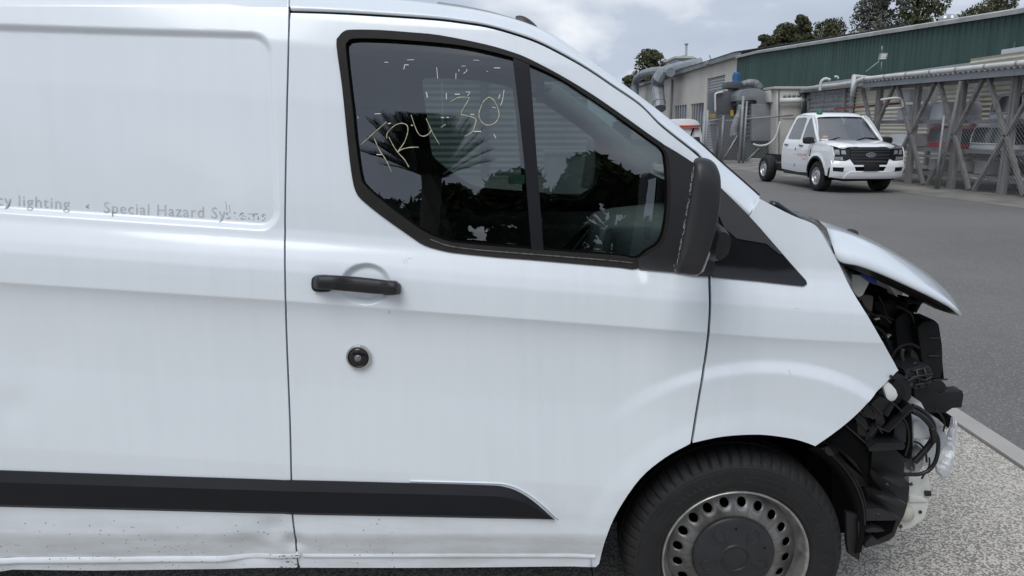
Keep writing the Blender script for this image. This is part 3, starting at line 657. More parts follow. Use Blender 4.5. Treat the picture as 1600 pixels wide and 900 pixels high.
# ------------------------------------------------------------------ wheels
def wheel(x, y_face, parent, side=-1):
    o = Vector((x, y_face, 0.338)); ax = (0, side, 0); R = 0.345
    seg = 320; prof = [(0.222,-0.012),(0.232,0.000),(0.246,0.0065),(0.262,0.0085),(0.285,0.0100),(0.300,0.0085),(0.3015,0.0070),(0.3035,0.0070),(0.305,0.0078),(0.314,0.0040),(0.322,-0.002),(0.331,-0.012),(0.338,-0.024),(0.343,-0.042),(R,-0.062),(R,-0.088),(0.337,-0.089),(0.337,-0.096),(R,-0.097),(R,-0.135),(0.337,-0.136),(0.337,-0.143),(R,-0.144),(0.341,-0.19),(0.32,-0.212),(0.25,-0.215)]
    q = MB(); q.lathe(prof, o, ax, seg, ref=(0,0,1)); n = len(prof)
    for k in range(seg):
        cut = (k % 5 == 0)
        if cut:
            for i in (10, 11, 12, 13, 14, 15):
                v = Vector(q.v[k*n+i]); d = (v-o); rad = d-Vector(ax)*d.dot(Vector(ax)); rl = rad.length
                q.v[k*n+i] = tuple(v-rad/rl*0.0055-Vector(ax)*0.003)
    wh = q.obj('tyre', tyre_rubber, parent, smooth=True, angle=math.radians(38))
    # raised marks on the sidewall
    q = MB()
    def arcmark(r0, r1, a0, a1, h=0.0022):
        k = max(2, int((a1-a0)/0.04)); V = []; F = []
        for j in range(k+1):
            a = a0+(a1-a0)*j/k; d = Vector((math.sin(a), 0, math.cos(a)))
            for r in (r0, r1):
                b0 = float(np.interp(r, [0.246,0.262,0.285,0.300,0.314,0.322], [0.0065,0.0085,0.0100,0.0085,0.004,-0.002]))
                V.append(o+d*r+Vector(ax)*(b0+h))
        for j in range(k): F.append((2*j, 2*j+1, 2*j+3, 2*j+2))
        q.add(V, F)
    for a0, a1 in ((-1.05,-0.80),(-0.30,-0.12),(0.02,0.55),(2.2,2.7),(3.4,3.9)):
        arcmark(0.280, 0.2815, a0, a1); arcmark(0.262, 0.2632, a0, a1); arcmark(0.262, 0.2815, a0, a0+0.006); arcmark(0.262, 0.2815, a1-0.006, a1)
    for a in np.arange(0.70, 1.9, 0.135): arcmark(0.264, 0.279, a, a+0.010)
    for a in np.arange(-0.78, -0.32, 0.075): arcmark(0.266, 0.279, a, a+0.012); arcmark(0.266, 0.268, a, a+0.05)
    arcmark(0.2405, 0.2415, -3.1, 3.1, 0.0045)
    q.obj('sidewall_marks', mat('raised_rubber', (0.034,0.034,0.035), 0.6), wh)
    # steel rim: outer flange and barrel
    q = MB(); q.lathe([(0.2255,-0.020),(0.2285,-0.004),(0.2270,0.0045),(0.2235,0.0050),(0.2190,-0.003),(0.2120,-0.020),(0.2075,-0.030),(0.2055,-0.040),(0.203,-0.052)], o, ax, 96)
    rim = q.obj('rim_flange', mat('rim_edge', (0.52,0.52,0.51), 0.34, metal=0.75, col2=(0.30,0.29,0.27), vscale=30), wh, smooth=True)
    # disc with twenty round holes
    def prof_d(r): return float(np.interp(r, [0.120,0.128,0.142,0.152,0.165,0.185,0.2035], [-0.030,-0.022,-0.020,-0.024,-0.034,-0.044,-0.053]))
    nh = 20; V = []; F = []; hk = 16
    for s0 in range(nh):
        ac = (s0+0.37)*2*math.pi/nh; hw = math.pi/nh; rc = 0.172; b0 = len(V)
        for ring in range(4):
            for k in range(hk):
                t = 2*math.pi*k/hk; cx, cy = math.cos(t), math.sin(t); sc = 1/max(abs(cx), abs(cy))
                ho_a, ho_r = 0.0135*cx/rc, 0.0135*cy
                fa_, fr_ = hw*cx*sc, (0.0315*cy*sc if cy > 0 else 0.052*cy*sc)
                m_ = [0.0, 0.18, 0.5, 1.0][ring]
                a = ac+ho_a+(fa_-ho_a)*m_; r = rc+ho_r+(fr_-ho_r)*m_
                if ring == 0: pass
                d = Vector((math.sin(a), 0, math.cos(a))); V.append(o+d*r+Vector(ax)*(prof_d(r)-(0.0 if ring else 0.004)))
        for ring in range(3):
            for k in range(hk): F.append((b0+ring*hk+k, b0+ring*hk+(k+1) % hk, b0+(ring+1)*hk+(k+1) % hk, b0+(ring+1)*hk+k))
    mk('rim_disc', V, F, steel_wheel, wh, smooth=True)
    q = MB(); q.lathe([(0.205,-0.060),(0.205,-0.16),(0.06,-0.16),(0.02,-0.09)], o, ax, 48); q.obj('brake_drum', void_black, wh, smooth=True)
    # hub cap
    q = MB(); q.lathe([(0,-0.001),(0.030,-0.001),(0.038,-0.002),(0.0405,0.0025),(0.0445,0.003),(0.047,-0.0005),(0.085,-0.0055),(0.115,-0.011),(0.124,-0.015),(0.1275,-0.020),(0.1275,-0.028)], o, ax, 80)
    hc = q.obj('hub_cap', hubcap_grey, wh, smooth=True, angle=math.radians(30))
    for k in range(5):
        a0 = k*2*math.pi/5-0.62; q = MB(); ring = []
        for t in np.linspace(0, 2*math.pi, 24, endpoint=False):
            r = 0.083+0.026*math.cos(t); wdt = 0.019*(0.75+0.4*math.cos(t)); a = a0+wdt*math.sin(t)/r*1.0
            d = Vector((math.sin(a), 0, math.cos(a))); ring.append(o+d*r+Vector(ax)*(float(np.interp(r, [0.047,0.085,0.115], [-0.0005,-0.0055,-0.011]))+0.0008))
        q.tube(ring, 0.0015, 6, closed=True); q.obj('cap_emboss', hubcap_grey, hc, smooth=True)
    q = MB()
    for k in range(3):
        a = 0.08+k*2*math.pi/3*0.6-0.0; d = Vector((math.sin(a-0.1), 0, math.cos(a-0.1))); q.lathe([(0.0,-0.0105),(0.0035,-0.0105)], o+d*0.096+Vector(ax)*0.0035, ax, 12)
    q.obj('cap_holes', void_black, hc)
    return wh
wheel_x = 0.692
wheel_f = wheel(wheel_x, 2.045, van)
w2 = wheel(RX, 2.05, van)
# wheel wells
def well(x, y0, m=void_black):
    q = MB(); rows = []
    for Y, r in ((y0, 0.455), (y0+0.10, 0.45), (y0+0.34, 0.44)): rows.append([(x+r*math.cos(a), Y, AZ+0.02+r*math.sin(a)) for a in np.linspace(0.62, math.pi+0.25, 30)])
    q.loft(rows); q.cap(rows[-1]); q.obj('wheel_well', m, van, smooth=True)
well(AX-0.012, 2.035); well(RX, 2.04)
# floor pan and far side
q = MB(); q.box((-3.2, 2.10, 0.30), (0.20, 3.88, 0.40)); q.box((0.30,2.42,0.25),(1.05,3.6,0.55)); q.obj('floor_pan', void_black, van)
q = MB(); q.box((-3.29, 2.06, 0.42), (-3.25, 3.92, 1.98)); q.obj('rear_doors', paint, van)
for o_ in (cargo, door, seal, pane1, pane2, divider, sail, inner_o, fender, roof_rail): mirror_copy(o_, van, YC)
for x in (wheel_x, RX):
    c = MB(); c.lathe([(0.12,0.0),(0.22,0.0),(0.24,0.01),(0.30,0.01),(0.338,-0.03),(0.345,-0.06),(0.345,-0.15),(0.32,-0.21),(0.2,-0.21),(0.0,-0.1)], (x, 3.93, 0.338), (0,1,0), 60); c.obj('tyre', tyre_rubber, van, smooth=True)
# door mirror on the far side
mc = mirror_copy(mirror, van, YC)

# ------------------------------------------------------------------ cabin, seen through the glass
cab = MB(); cab.box((-0.66, 2.14, 0.42), (-0.62, 3.84, 1.30)); cab.obj('bulkhead', interior_dark, van)
def cushion(name, x0, x1, y0, y1, z0, z1, lean, m):
    rows = []
    for t in np.linspace(0, 1, 9):
        z = z0+(z1-z0)*t; s = 1-0.25*abs(2*t-1)**5; xo = -lean*t; th = (x1-x0)*(0.5-0.12*t); cx = (x0+x1)/2+xo; cy = (y0+y1)/2; wy = (y1-y0)/2*(1-0.14*t)
        rows.append([(cx+th*s*math.copysign(abs(math.cos(a))**0.55, math.cos(a)), cy+wy*s*math.copysign(abs(math.sin(a))**0.55, math.sin(a)), z) for a in np.linspace(0, 2*math.pi, 24, endpoint=False)])
    q = MB(); q.loft(rows, closed=True); q.cap(rows[-1]); q.cap(rows[0][::-1]); return q.obj(name, m, van, smooth=True)
fabric = mat('seat_fabric', (0.022,0.023,0.025), 0.9, var=0.3, vscale=60)
for y0, y1 in ((2.20,2.70),(2.76,3.18),(3.22,3.70)):
    s = cushion('seat_back', -0.42, -0.20, y0, y1, 0.78, 1.42, 0.14, fabric); cushion('headrest', -0.55, -0.44, (y0+y1)/2-0.13, (y0+y1)/2+0.13, 1.44, 1.62, 0.02, fabric)
    cushion('seat_base', -0.40, 0.16, y0, y1, 0.62, 0.82, 0.0, fabric)
# dashboard: long moulding from side to side
dash = []
for Y in np.linspace(2.12, 3.86, 9):
    b = 0.03*math.cos((Y-YC)/0.87*1.4)
    dash.append([(0.42+b,Y,0.60),(0.34+b,Y,0.95),(0.36+b,Y,1.12),(0.42+b,Y,1.20),(0.52+b,Y,1.225),(0.62,Y,1.235),(0.74,Y,1.25),(0.86,Y,1.265),(0.90,Y,1.0)])
q = MB(); q.loft(dash); q.obj('dashboard', interior_grey, van, smooth=True)
hood_ = []
for t in np.linspace(0, 1, 7):
    Y = 2.30+0.42*t; z = 1.235+0.075*math.sin(math.pi*t)**0.6
    hood_.append([(0.33,Y,1.15),(0.34,Y,z-0.01),(0.40,Y,z),(0.52,Y,z-0.005),(0.62,Y,1.238)])
q = MB(); q.loft(hood_); q.obj('instrument_binnacle', interior_grey, van, smooth=True)
# steering wheel
sc_ = Vector((0.17, 2.50, 1.16)); n_ = Vector((-0.80, 0, 0.60)).normalized(); u_ = Vector((0,1,0)); v_ = n_.cross(u_)
q = MB(); q.tube([sc_+(u_*math.cos(a)+v_*math.sin(a))*0.185 for a in np.linspace(0, 2*math.pi, 48, endpoint=False)], 0.0165, 10, closed=True)
for a in (0.1, math.pi-0.1, -math.pi/2): q.bar(sc_, sc_+(u_*math.cos(a)+v_*math.sin(a))*0.175, 0.035, 0.02)
q.lathe([(0,0.03),(0.05,0.028),(0.07,0.01),(0.07,-0.02),(0.03,-0.03),(0.028,-0.2)], sc_, n_, 24)
q.obj('steering_wheel', mat('wheel_leather', (0.05,0.05,0.052), 0.5), van, smooth=True)
# inner A-pillar trims, headliner, door cards, visors, interior mirror
for far in (0, 1):
    f_ = lambda y: y if not far else 2*YC-y
    q = MB(); q.tube([(p.x-0.035, f_(p.y+0.055), p.z-0.02) for p in RAILTOP[::4] if p.x > -0.2], 0.042, 8); q.obj('pillar_trim', interior_grey, van, smooth=True)
    q = MB(); q.box((-0.6, min(f_(2.075), f_(2.12)), 0.80), (0.42, max(f_(2.075), f_(2.12)), 1.20)); q.obj('door_card', interior_dark, van)
    q = MB(); q.box((-0.66, min(f_(2.13), f_(2.26)), 1.0), (-0.56, max(f_(2.13), f_(2.26)), 1.90)); q.obj('pillar_trim', interior_grey, van)
rows = []
for x, z in ((-0.66,1.93),(-0.3,1.925),(0.0,1.90),(0.14,1.865)): rows.append([(x, Y, z+0.03*(1-((Y-YC)/0.85)**2)) for Y in np.linspace(2.17, 3.81, 7)])
q = MB(); q.loft(rows); q.obj('headliner', interior_grey, van, smooth=True)
q = MB(); q.box((0.10,2.95,1.74),(0.125,3.17,1.82)); q.obj('cabin_mirror', interior_dark, van)
for y0 in (2.30, 3.20): q = MB(); q.box((0.02,y0,1.80),(0.17,y0+0.42,1.815)); q.obj('sun_visor', interior_grey, van)
panel('window_sticker', [(P(a,b,3.80).x, P(a,b,3.80).z) for a,b in ((794,274),(820,273),(820,287),(794,288))], [], lambda a,b: np.stack([a, 0*a+3.80, b], 1), mat('sticker_green', (0.35,0.60,0.45), 0.6), van, ga=[], gb=[], rim=0.001)
# ------------------------------------------------------------------ bonnet, sprung open a little
def plate(name, pts, Y, th, m, parent, bevel=0.003, Y2=None):
    """a moulding whose near face is the given outline at depth Y, th thick"""
    if Y2 is None: poly = [P(a, b, Y) for a, b in pts]
    else:
        xs_ = [a for a, b in pts]; x0, x1 = min(xs_), max(xs_)
        poly = [P(a, b, Y+(Y2-Y)*(a-x0)/(x1-x0)) for a, b in pts]
    return solid(name, poly, (0, th, 0), m, parent, bevel=bevel)
E_ = cat([(1284,358),(1299,383),(1313,407),(1345,415),(1382,429),(1420,446),(1458,464),(1484,478),(1497,488),(1503,493)], 4)
E_ = E_[6:]
R_ = cat([(1272,349),(1285,354),(1302,361),(1342,373),(1382,391),(1421,413),(1453,435),(1476,455),(1491,472),(1502,490)], 4)[6:]
T_ = cat([(1240,333),(1262,338.5),(1296,349),(1338,364),(1380,384),(1420,407.5),(1450,428),(1475,450),(1490,467.5),(1501,487)], 4)[6:]
rows = []; und = []
for i, (e, r, t) in enumerate(zip(E_, R_, T_)):
    k = i/(len(E_)-1); ye = 2.085+0.035*k+0.05*max(0, k-0.8)
    pe = P(*e, ye); pr = P(*r, ye+0.16); pt = P(*t, 2.62)
    pm = P(e[0]+(r[0]-e[0])*0.5, e[1]+(r[1]-e[1])*0.5, ye+0.075)
    pq = P(r[0]+(t[0]-r[0])*0.55, r[1]+(t[1]-r[1])*0.55, ye+0.30)
    pc = Vector((pt.x+0.02, YC, pt.z-0.012))
    near = [pe+Vector((0,0.010,-0.004)), pe, pm, pr, pq, pt, pc]
    rows.append(near+[Vector((p.x, 2*YC-p.y, p.z)) for p in near[-2::-1]])
    ui = [pe+Vector((0,0.010,-0.0035)), pe+Vector((-0.010,0.05,-0.006-0.016*math.sin(math.pi*min(1,k*1.05)))), pe+Vector((-0.02,0.11,-0.006)), Vector((pe.x-0.01, 2.45, pe.z-0.004)), Vector((pt.x-0.03, YC, pt.z-0.055))]
    und.append(ui+[Vector((p.x, 2*YC-p.y, p.z)) for p in ui[-2::-1]])
q = MB(); q.loft(rows); bonnet = q.obj('bonnet', paint, van, smooth=True)
q = MB(); q.loft(und); q.obj('bonnet_frame', mat('bonnet_under', (0.012,0.012,0.013), 0.35), bonnet, smooth=True)
# washer jet
q = MB(); q.lathe([(0,0.014),(0.016,0.011),(0.024,0.0),(0.024,-0.01)], P(1331,364,2.55), (0.25,0,1), 16); q.obj('washer_jet', black_plastic, bonnet, smooth=True)
# scuttle panel under the screen and the parked wipers
rows = []
for Y in (2.10, 2.3, 2.6, 2.99, 3.4, 3.7, 3.88):
    b = 0.05*(1-((Y-YC)/0.9)**2)
    rows.append([(0.70+b,Y,1.395),(0.78+b,Y,1.375),(0.86+b,Y,1.335),(0.92+b,Y,1.285),(0.93+b,Y,1.22)])
q = MB(); q.loft(rows); q.obj('scuttle_panel', black_plastic, van, smooth=True)
q = MB(); q.tube([P(a, b, 2.20) for a, b in [(1203,319),(1212,321),(1228,331),(1246,342),(1256,348)]], [0.012,0.013,0.011,0.009,0.007], 8); q.obj('wiper_arm', gloss_black, van, smooth=True)
q = MB(); rows = []
for a, b, w_ in [(1230,330.5,1.0),(1240,331.5,4.5),(1255,336.5,6.5),(1270,343,5.5),(1279,348.5,2.0),(1282,350.5,0.5)]:
    rows.append([P(a, b-w_*0.5, 2.50), P(a, b, 2.30), P(a, b+w_*0.6, 2.22)])
q.loft(rows); q.obj('scuttle_grille', gloss_black, van, smooth=True)
# inner edge of the fender behind the bonnet gap
q = MB(); q.loft([[S(a, b, -0.004), P(a+dx_, b+2, 2.16)] for a, b, dx_ in [(1281,360,4),(1297,388,5),(1311,413,7),(1322,436,8),(1331,453,1)]]); q.obj('fender_return', mat('return_grey', (0.34,0.35,0.36), 0.5), fender, smooth=True)

# ------------------------------------------------------------------ engine bay
eb = engine_black
plate('bulkhead_panel', [(1300,405),(1345,412),(1360,455),(1395,560),(1330,560)], 2.85, 0.05, void_black, van, 0)
res = plate('fluid_reservoir', [(1331,428),(1352,430),(1360,441),(1349,462),(1342,466),(1329,452)], 2.20, 0.10, milky_plastic, van, 0.012)
plate('reservoir_cap', [(1343,430),(1347,425.5),(1362,427),(1371,436),(1370,447),(1364,444),(1357,440)], 2.19, 0.09, mat('blue_cap', (0.012,0.03,0.28), 0.4), res, 0.006)
plate('reservoir_tag', [(1366,434),(1377,434.5),(1379,438.5),(1370,437.5)], 2.19, 0.01, mat('tag_tan', (0.10,0.07,0.03), 0.7), res, 0.001)
plate('lower_reservoir', [(1341,465),(1352,460),(1366,462),(1364,485),(1356,500),(1345,480)], 2.26, 0.08, mat('brown_plastic', (0.14,0.125,0.10), 0.5), van, 0.008)
plate('air_box', [(1360,450),(1368,447),(1376,453),(1380,450),(1387,452),(1388,458),(1398,462),(1412,468),(1424,476),(1428,488),(1434,494),(1445,498),(1446,530),(1440,560),(1428,575),(1398,570),(1372,520),(1352,488)], 2.42, 0.16, eb, van, 0.010)
plate('air_box_lid', [(1364,470),(1392,466),(1420,482),(1418,508),(1396,520),(1372,506)], 2.33, 0.08, eb, van, 0.014)
plate('intake_snorkel', [(1398,500),(1414,486),(1428,500),(1436,532),(1444,566),(1430,572),(1416,552),(1402,548)], 2.30, 0.12, eb, van, 0.012)
plate('hose_bracket', [(1412,465),(1420,466),(1432,469),(1440,471),(1442,475),(1430,476),(1418,474)], 2.35, 0.05, eb, van, 0.003)
plate('latch_post', [(1427,486),(1436,472),(1441,474),(1432,490)], 2.36, 0.04, eb, van, 0.003)
plate('latch_head', [(1431,468),(1436,460),(1449,466),(1450,471),(1445,475),(1434,472)], 2.34, 0.05, eb, van, 0.004)
rad = plate('radiator_panel', [(1433,512),(1443,502),(1462,501),(1468,507),(1470,520),(1473,540),(1474,575),(1470,592),(1448,592),(1440,560),(1436,530)], 2.26, 0.10, eb, van, 0.007)
for (a, b) in ((1452,528),(1451,556)): q = MB(); q.bar(P(a,b,2.252), P(a+16,b,2.252), 0.004, 0.003); q.obj('radiator_rib', mat('rib_grey', (0.05,0.05,0.052), 0.5), rad)
plate('fan_shroud', [(1440,515),(1468,515),(1475,592),(1436,592)], 2.37, 0.10, void_black, van, 0)
plate('intake_lip', [(1424,545),(1432,550),(1446,570),(1444,578),(1432,572),(1422,560)], 2.28, 0.05, mat('lip_grey', (0.045,0.045,0.046), 0.5), van, 0.005)
q = MB(); q.tube([P(a, b, 2.24) for a, b in cat([(1411,545),(1409,556),(1413,568),(1418,575)], 4)], 0.006, 7); q.obj('coolant_hose', mat('hose_grey', (0.035,0.035,0.037), 0.5), van, smooth=True)
for k, (a, b, r) in enumerate(((1384,524,1.6),(1366,498,1.3))):
    plate('metal_clip', [(a,b),(a+8,b-2),(a+9,b+1),(a+2,b+2.5)], 2.30, 0.01, bare_metal, van, 0)
for (x0, x1, b0, b1) in ((1368,1380,488,500),(1382,1392,470,482),(1398,1410,512,524),(1378,1396,530,552)):
    plate('engine_cover', [(x0,b0+3),(x0+5,b0),(x1,b0+2),(x1+2,b1-2),(x1-3,b1),(x0+2,b1)], 2.315, 0.06, eb, van, 0.006)
# ------------------------------------------------------------------ ribbed headlamp carrier below the fender
bp_ = mat('carrier_black', (0.0085,0.0085,0.0095), 0.42, var=0.15, vscale=20, bump=0.05, bscale=300)
car = plate('headlamp_carrier', [(1402,583),(1410,586),(1419,592),(1425,604),(1424,622),(1416,632),(1402,650),(1388,668),(1374,684),(1362,694),(1350,700),(1330,704),(1300,712),(1277,694),(1312,669),(1345,640),(1376,606)], 2.13, 0.05, bp_, van, 0.004, Y2=2.17)
plate('carrier_pocket', [(1385,610),(1400,594),(1412,600),(1418,615),(1406,630),(1394,640)], 2.118, 0.02, engine_black, car, 0.006)
plate('lamp_bulb_cover', [(1379,602),(1387,596),(1394,601),(1401,609),(1405,618),(1400,626),(1391,630),(1385,622)], 2.095, 0.04, white_plastic, van, 0.012)
for pts in ([(1361,629),(1377,620),(1392,630),(1394,642),(1380,648),(1384,660),(1374,672),(1366,668),(1369,655),(1362,644)], [(1340,642),(1358,630),(1366,640),(1370,656),(1350,652)],
            [(1353,672),(1367,664),(1372,672),(1362,690),(1356,696),(1352,690)], [(1322,658),(1338,644),(1352,654),(1362,676),(1350,684),(1330,676)]):
    plate('carrier_rib', pts, 2.085, 0.06, bp_, car, 0.003)
for (a0, b0, a1, b1) in ((1381,648,1392,628),(1392,628,1406,641),(1384,672,1424,634),(1366,664,1384,672),(1354,678,1367,664),(1367,664,1373,674),(1318,662,1352,692),(1332,650,1350,668),(1345,640,1360,652),(1358,628,1374,644)):
    q = MB(); q.bar(P(a0,b0,2.085), P(a1,b1,2.09), 0.03, 0.004, up=(0,0,1)); q.obj('carrier_rib', mat('rib_edge', (0.016,0.016,0.017), 0.45), car)
for (a, b, s0) in ((1372,612,7),(1360,622,7),(1352,632,6),(1336,648,7)):
    plate('carrier_tooth', [(a,b),(a+s0,b-4),(a+s0+3,b+6),(a+2,b+5)], 2.10, 0.03, engine_black, car, 0.001)
# bumper corner support, a big panel in front of the wheel well
sup = plate('bumper_support', [(1300,712),(1330,702),(1362,694),(1412,694),(1426,704),(1426,718),(1414,724),(1413,748),(1422,757),(1421,770),(1418,790),(1413,806),(1404,822),(1398,838),(1390,845),(1376,850),(1352,857),(1348,850),(1349,822),(1352,800),(1343,770),(1330,742)], 2.15, 0.06, bp_, van, 0.004, Y2=2.19)
plate('support_shelf', [(1357,700),(1370,692),(1414,693),(1415,698),(1412,703),(1358,706)], 2.06, 0.14, bp_, sup, 0.003)
plate('support_upright', [(1395,692),(1398,664),(1409,656),(1418,664),(1416,692)], 2.10, 0.05, mat('navy_plastic', (0.010,0.011,0.016), 0.4), sup, 0.004)
plate('support_upright', [(1416,632),(1421,630),(1425,650),(1427,700),(1423,718),(1414,716),(1415,680),(1409,660)], 2.11, 0.07, void_black, sup, 0.003)
for pts in ([(1377,746),(1384,744.5),(1396,747),(1422,755),(1421,760),(1406,761)], [(1368,775),(1378,773),(1396,779),(1418,788),(1414,791),(1404,792)], [(1352,795),(1374,794),(1394,802),(1408,812),(1396,813.5),(1353,814)], [(1352,828),(1366,824),(1383,830),(1370,832),(1353,832)], [(1351,850),(1362,838),(1376,848),(1353,857)]):
    sh = [P(a, b, 2.10) for a, b in pts]; solid('support_fin', sh, (0, 0.08, -0.004), mat('fin_grey', (0.018,0.018,0.0195), 0.42), sup, bevel=0.002)
plate('recess_shade', [(1357,702),(1363,704),(1360,740),(1366,752),(1378,766),(1377,774),(1358,748),(1355,738)], 2.143, 0.01, void_black, sup, 0)  # flat black plates on the face paint the shade of the recesses
plate('recess_shade', [(1346,764),(1352,761),(1356,776),(1350,778)], 2.142, 0.01, void_black, sup, 0)
plate('recess_shade', [(1353,815),(1363,815),(1363,826),(1353,829)], 2.143, 0.01, void_black, sup, 0)
plate('recess_shade', [(1364,815),(1400,814),(1394,832),(1364,846)], 2.145, 0.01, void_black, sup, 0)
# wheel-arch liner with its torn lower flap
q = MB(); rows = []
for a, b in cat([(1276,697),(1300,712),(1322,736),(1338,764),(1347,792),(1350,822),(1344,862)], 4):
    rows.append([P(a+2, b+1, 2.055), P(a-6, b+2, 2.06), P(a-14, b+4, 2.10), P(a-16, b+4, 2.40)])
q.loft(rows); lin = q.obj('arch_liner', mat('liner_felt', (0.006,0.006,0.0065), 0.9, spec=0.15), van, smooth=True)
q = MB(); q.tube([P(a, b, 2.052) for a, b in cat([(1284,700),(1300,711),(1324,737),(1340,765),(1349,793),(1351,820)], 5)], 0.0032, 6); q.obj('liner_edge', bp_, lin, smooth=True)
q = MB(); q.tube([P(a, b, 2.056) for a, b in cat([(1302,709),(1327,735),(1344,763),(1352,790),(1354,814)], 5)], 0.0026, 6); q.obj('liner_edge', bp_, lin, smooth=True)
plate('liner_clip', [(1288,699),(1295,697),(1302,706),(1304,712),(1296,713),(1290,708)], 2.045, 0.02, bp_, lin, 0.002)
plate('liner_flap', [(1322,800),(1346,806),(1349,822),(1347,845),(1343,877),(1326,866),(1323,850)], 2.075, 0.02, mat('flap_black', (0.009,0.009,0.010), 0.6), lin, 0.004)
plate('liner_flap', [(1340,812),(1347,820),(1350,838),(1346,850),(1341,840)], 2.062, 0.012, bp_, lin, 0.003)
# crushed front: splash guard, rails, beam, wash bottle, cables
plate('fuse_box', [(1412,578),(1436,572),(1450,571),(1457,577),(1458,590),(1452,600),(1446,606),(1430,610),(1420,600)], 2.17, 0.10, mat('box_slate', (0.013,0.0135,0.0165), 0.5, bump=0.1, bscale=60), van, 0.008)
for pts in ([(1424,580),(1450,574)], [(1421,590),(1457,584)], [(1428,602),(1455,596)], [(1432,578),(1438,606)], [(1444,575),(1450,603)]):
    q = MB(); q.tube([P(a, b, 2.166) for a, b in pts], 0.004, 6); q.obj('box_rib', mat('box_rib', (0.016,0.0165,0.019), 0.45), van, smooth=True)
plate('splash_guard', [(1428,606),(1454,598),(1470,593),(1477,600),(1481,608),(1468,613),(1462,616),(1466,614),(1490,612),(1504,610.5),(1506,618),(1503,637),(1488,638),(1478,645),(1440,645),(1430,626)], 2.36, 0.05, mat('guard_black', (0.010,0.010,0.011), 0.6, bump=0.2, bscale=35), van, 0.003)
q = MB(); q.tube([P(1456,594,2.3), P(1480,592.5,2.3)], 0.003, 5); q.obj('broken_clip', bp_, van)
plate('chassis_leg', [(1424,632),(1440,628),(1446,640),(1446,655),(1452,668),(1454,690),(1446,700),(1436,735),(1424,740),(1420,700)], 2.30, 0.16, white_plastic, van, 0.008)
plate('crash_box', [(1427,660),(1444,655),(1458,668),(1456,684),(1450,688),(1427,686)], 2.24, 0.10, mat('primer_white', (0.62,0.64,0.66), 0.4), van, 0.008)
beam = plate('bumper_beam', [(1448,660),(1464,662),(1478,676),(1488,700),(1470,712),(1456,727),(1440,730),(1438,700)], 2.42, 0.12, mat('beam_grey', (0.50,0.52,0.55), 0.4, metal=0.3, var=0.1, vscale=12), van, 0.006)
plate('beam_flange', [(1450,648),(1466,655),(1480,668),(1482,672),(1470,670),(1456,662)], 2.36, 0.05, bare_metal, beam, 0.004)
plate('beam_hollow', [(1452,652),(1478,648),(1490,652),(1491,662),(1480,670),(1468,662)], 2.39, 0.05, void_black, beam, 0.003)
# bent skin of the beam, crumpled sheet hanging at the corner
rows = []; L0 = [(1489,652),(1487,664),(1483,676),(1481,690),(1478,700),(1470,714),(1464,726),(1465,738),(1470,744)]; L1 = [(1494,655),(1496,664),(1495,678),(1494,692),(1492,706),(1489,722),(1485,736),(1480,746),(1474,748)]
A_ = cat(L0, 4); B_ = cat(L1, 4)
for i, (a, b) in enumerate(zip(A_, B_)):
    r_ = [P(a[0]+(b[0]-a[0])*t, a[1]+(b[1]-a[1])*t, 2.30+0.010*math.sin(i*0.37+t*4)+0.016*(t-0.5)**2*4+0.010*random.random()**2) for t in np.linspace(0, 1, 6)]
    rows.append(r_+[p+Vector((-0.003, 0.006, 0)) for p in r_[::-1]])
q = MB(); q.loft(rows, closed=True); q.cap(rows[0]); q.cap(rows[-1][::-1]); q.obj('torn_skin', mat('crumpled_white', (0.70,0.72,0.74), 0.55, var=0.08, vscale=30, bump=0.12, bscale=30), beam, smooth=True, angle=math.radians(45))
bt = plate('wash_bottle', [(1420,745),(1440,743),(1452,746),(1454,754),(1453,772),(1449,779),(1452,784),(1449,800),(1444,812),(1424,826),(1408,830),(1406,815),(1416,800),(1420,770)], 2.26, 0.13, milky_plastic, van, 0.012)
plate('bottle_rib', [(1421,774),(1449,779),(1452,785),(1420,786)], 2.252, 0.02, milky_plastic, bt, 0.006)
q = MB(); q.lathe([(0.0,0.004),(0.004,0.004),(0.006,0.0)], P(1438,800,2.256), (0,-1,0), 12); q.obj('bottle_stud', bp_, bt)
q = MB(); q.tube([P(1446,771,2.25), P(1453,771,2.25)], 0.010, 8); q.obj('bottle_pump', bp_, bt)
q = MB(); q.lathe([(0.0,0.014),(0.022,0.013),(0.030,0.0),(0.030,-0.03)], P(1416,803,2.25), (0.2,-1,0), 20); q.obj('bottle_neck', mat('neck_cream', (0.50,0.49,0.42), 0.45), bt, smooth=True)
def cable(pts, r, m=bp_, Y=2.20): q = MB(); q.tube([P(a, b, Y) for a, b in cat(pts, 6)], r, 8); q.obj('cable', m, van, smooth=True)
cable([(1425,634),(1437,639),(1450,650),(1458,662),(1460,676)], 0.0075, Y=2.215)
cable([(1425,642),(1440,650),(1452,662),(1459,676),(1458,690)], 0.009)
cable([(1459,672),(1465,684),(1466,700),(1462,720),(1452,734),(1436,741),(1412,741)], 0.0065)
cable([(1458,686),(1450,698),(1438,712),(1428,722)], 0.0105, Y=2.23)
cable([(1456,668),(1460,690)], 0.010, Y=2.20)
plate('bracket_white', [(1372,684),(1388,670),(1404,652),(1414,644),(1412,656),(1398,664),(1396,692),(1374,692)], 2.20, 0.02, mat('dull_white', (0.58,0.60,0.62), 0.5, var=0.08, vscale=20), van, 0.002)
plate('tow_bracket', [(1428,716),(1440,700),(1446,704),(1442,730),(1436,738),(1430,736)], 2.25, 0.04, bare_metal, van, 0.004)
plate('underbody', [(1300,860),(1420,740),(1430,600),(1300,520)], 2.75, 0.5, void_black, van, 0)

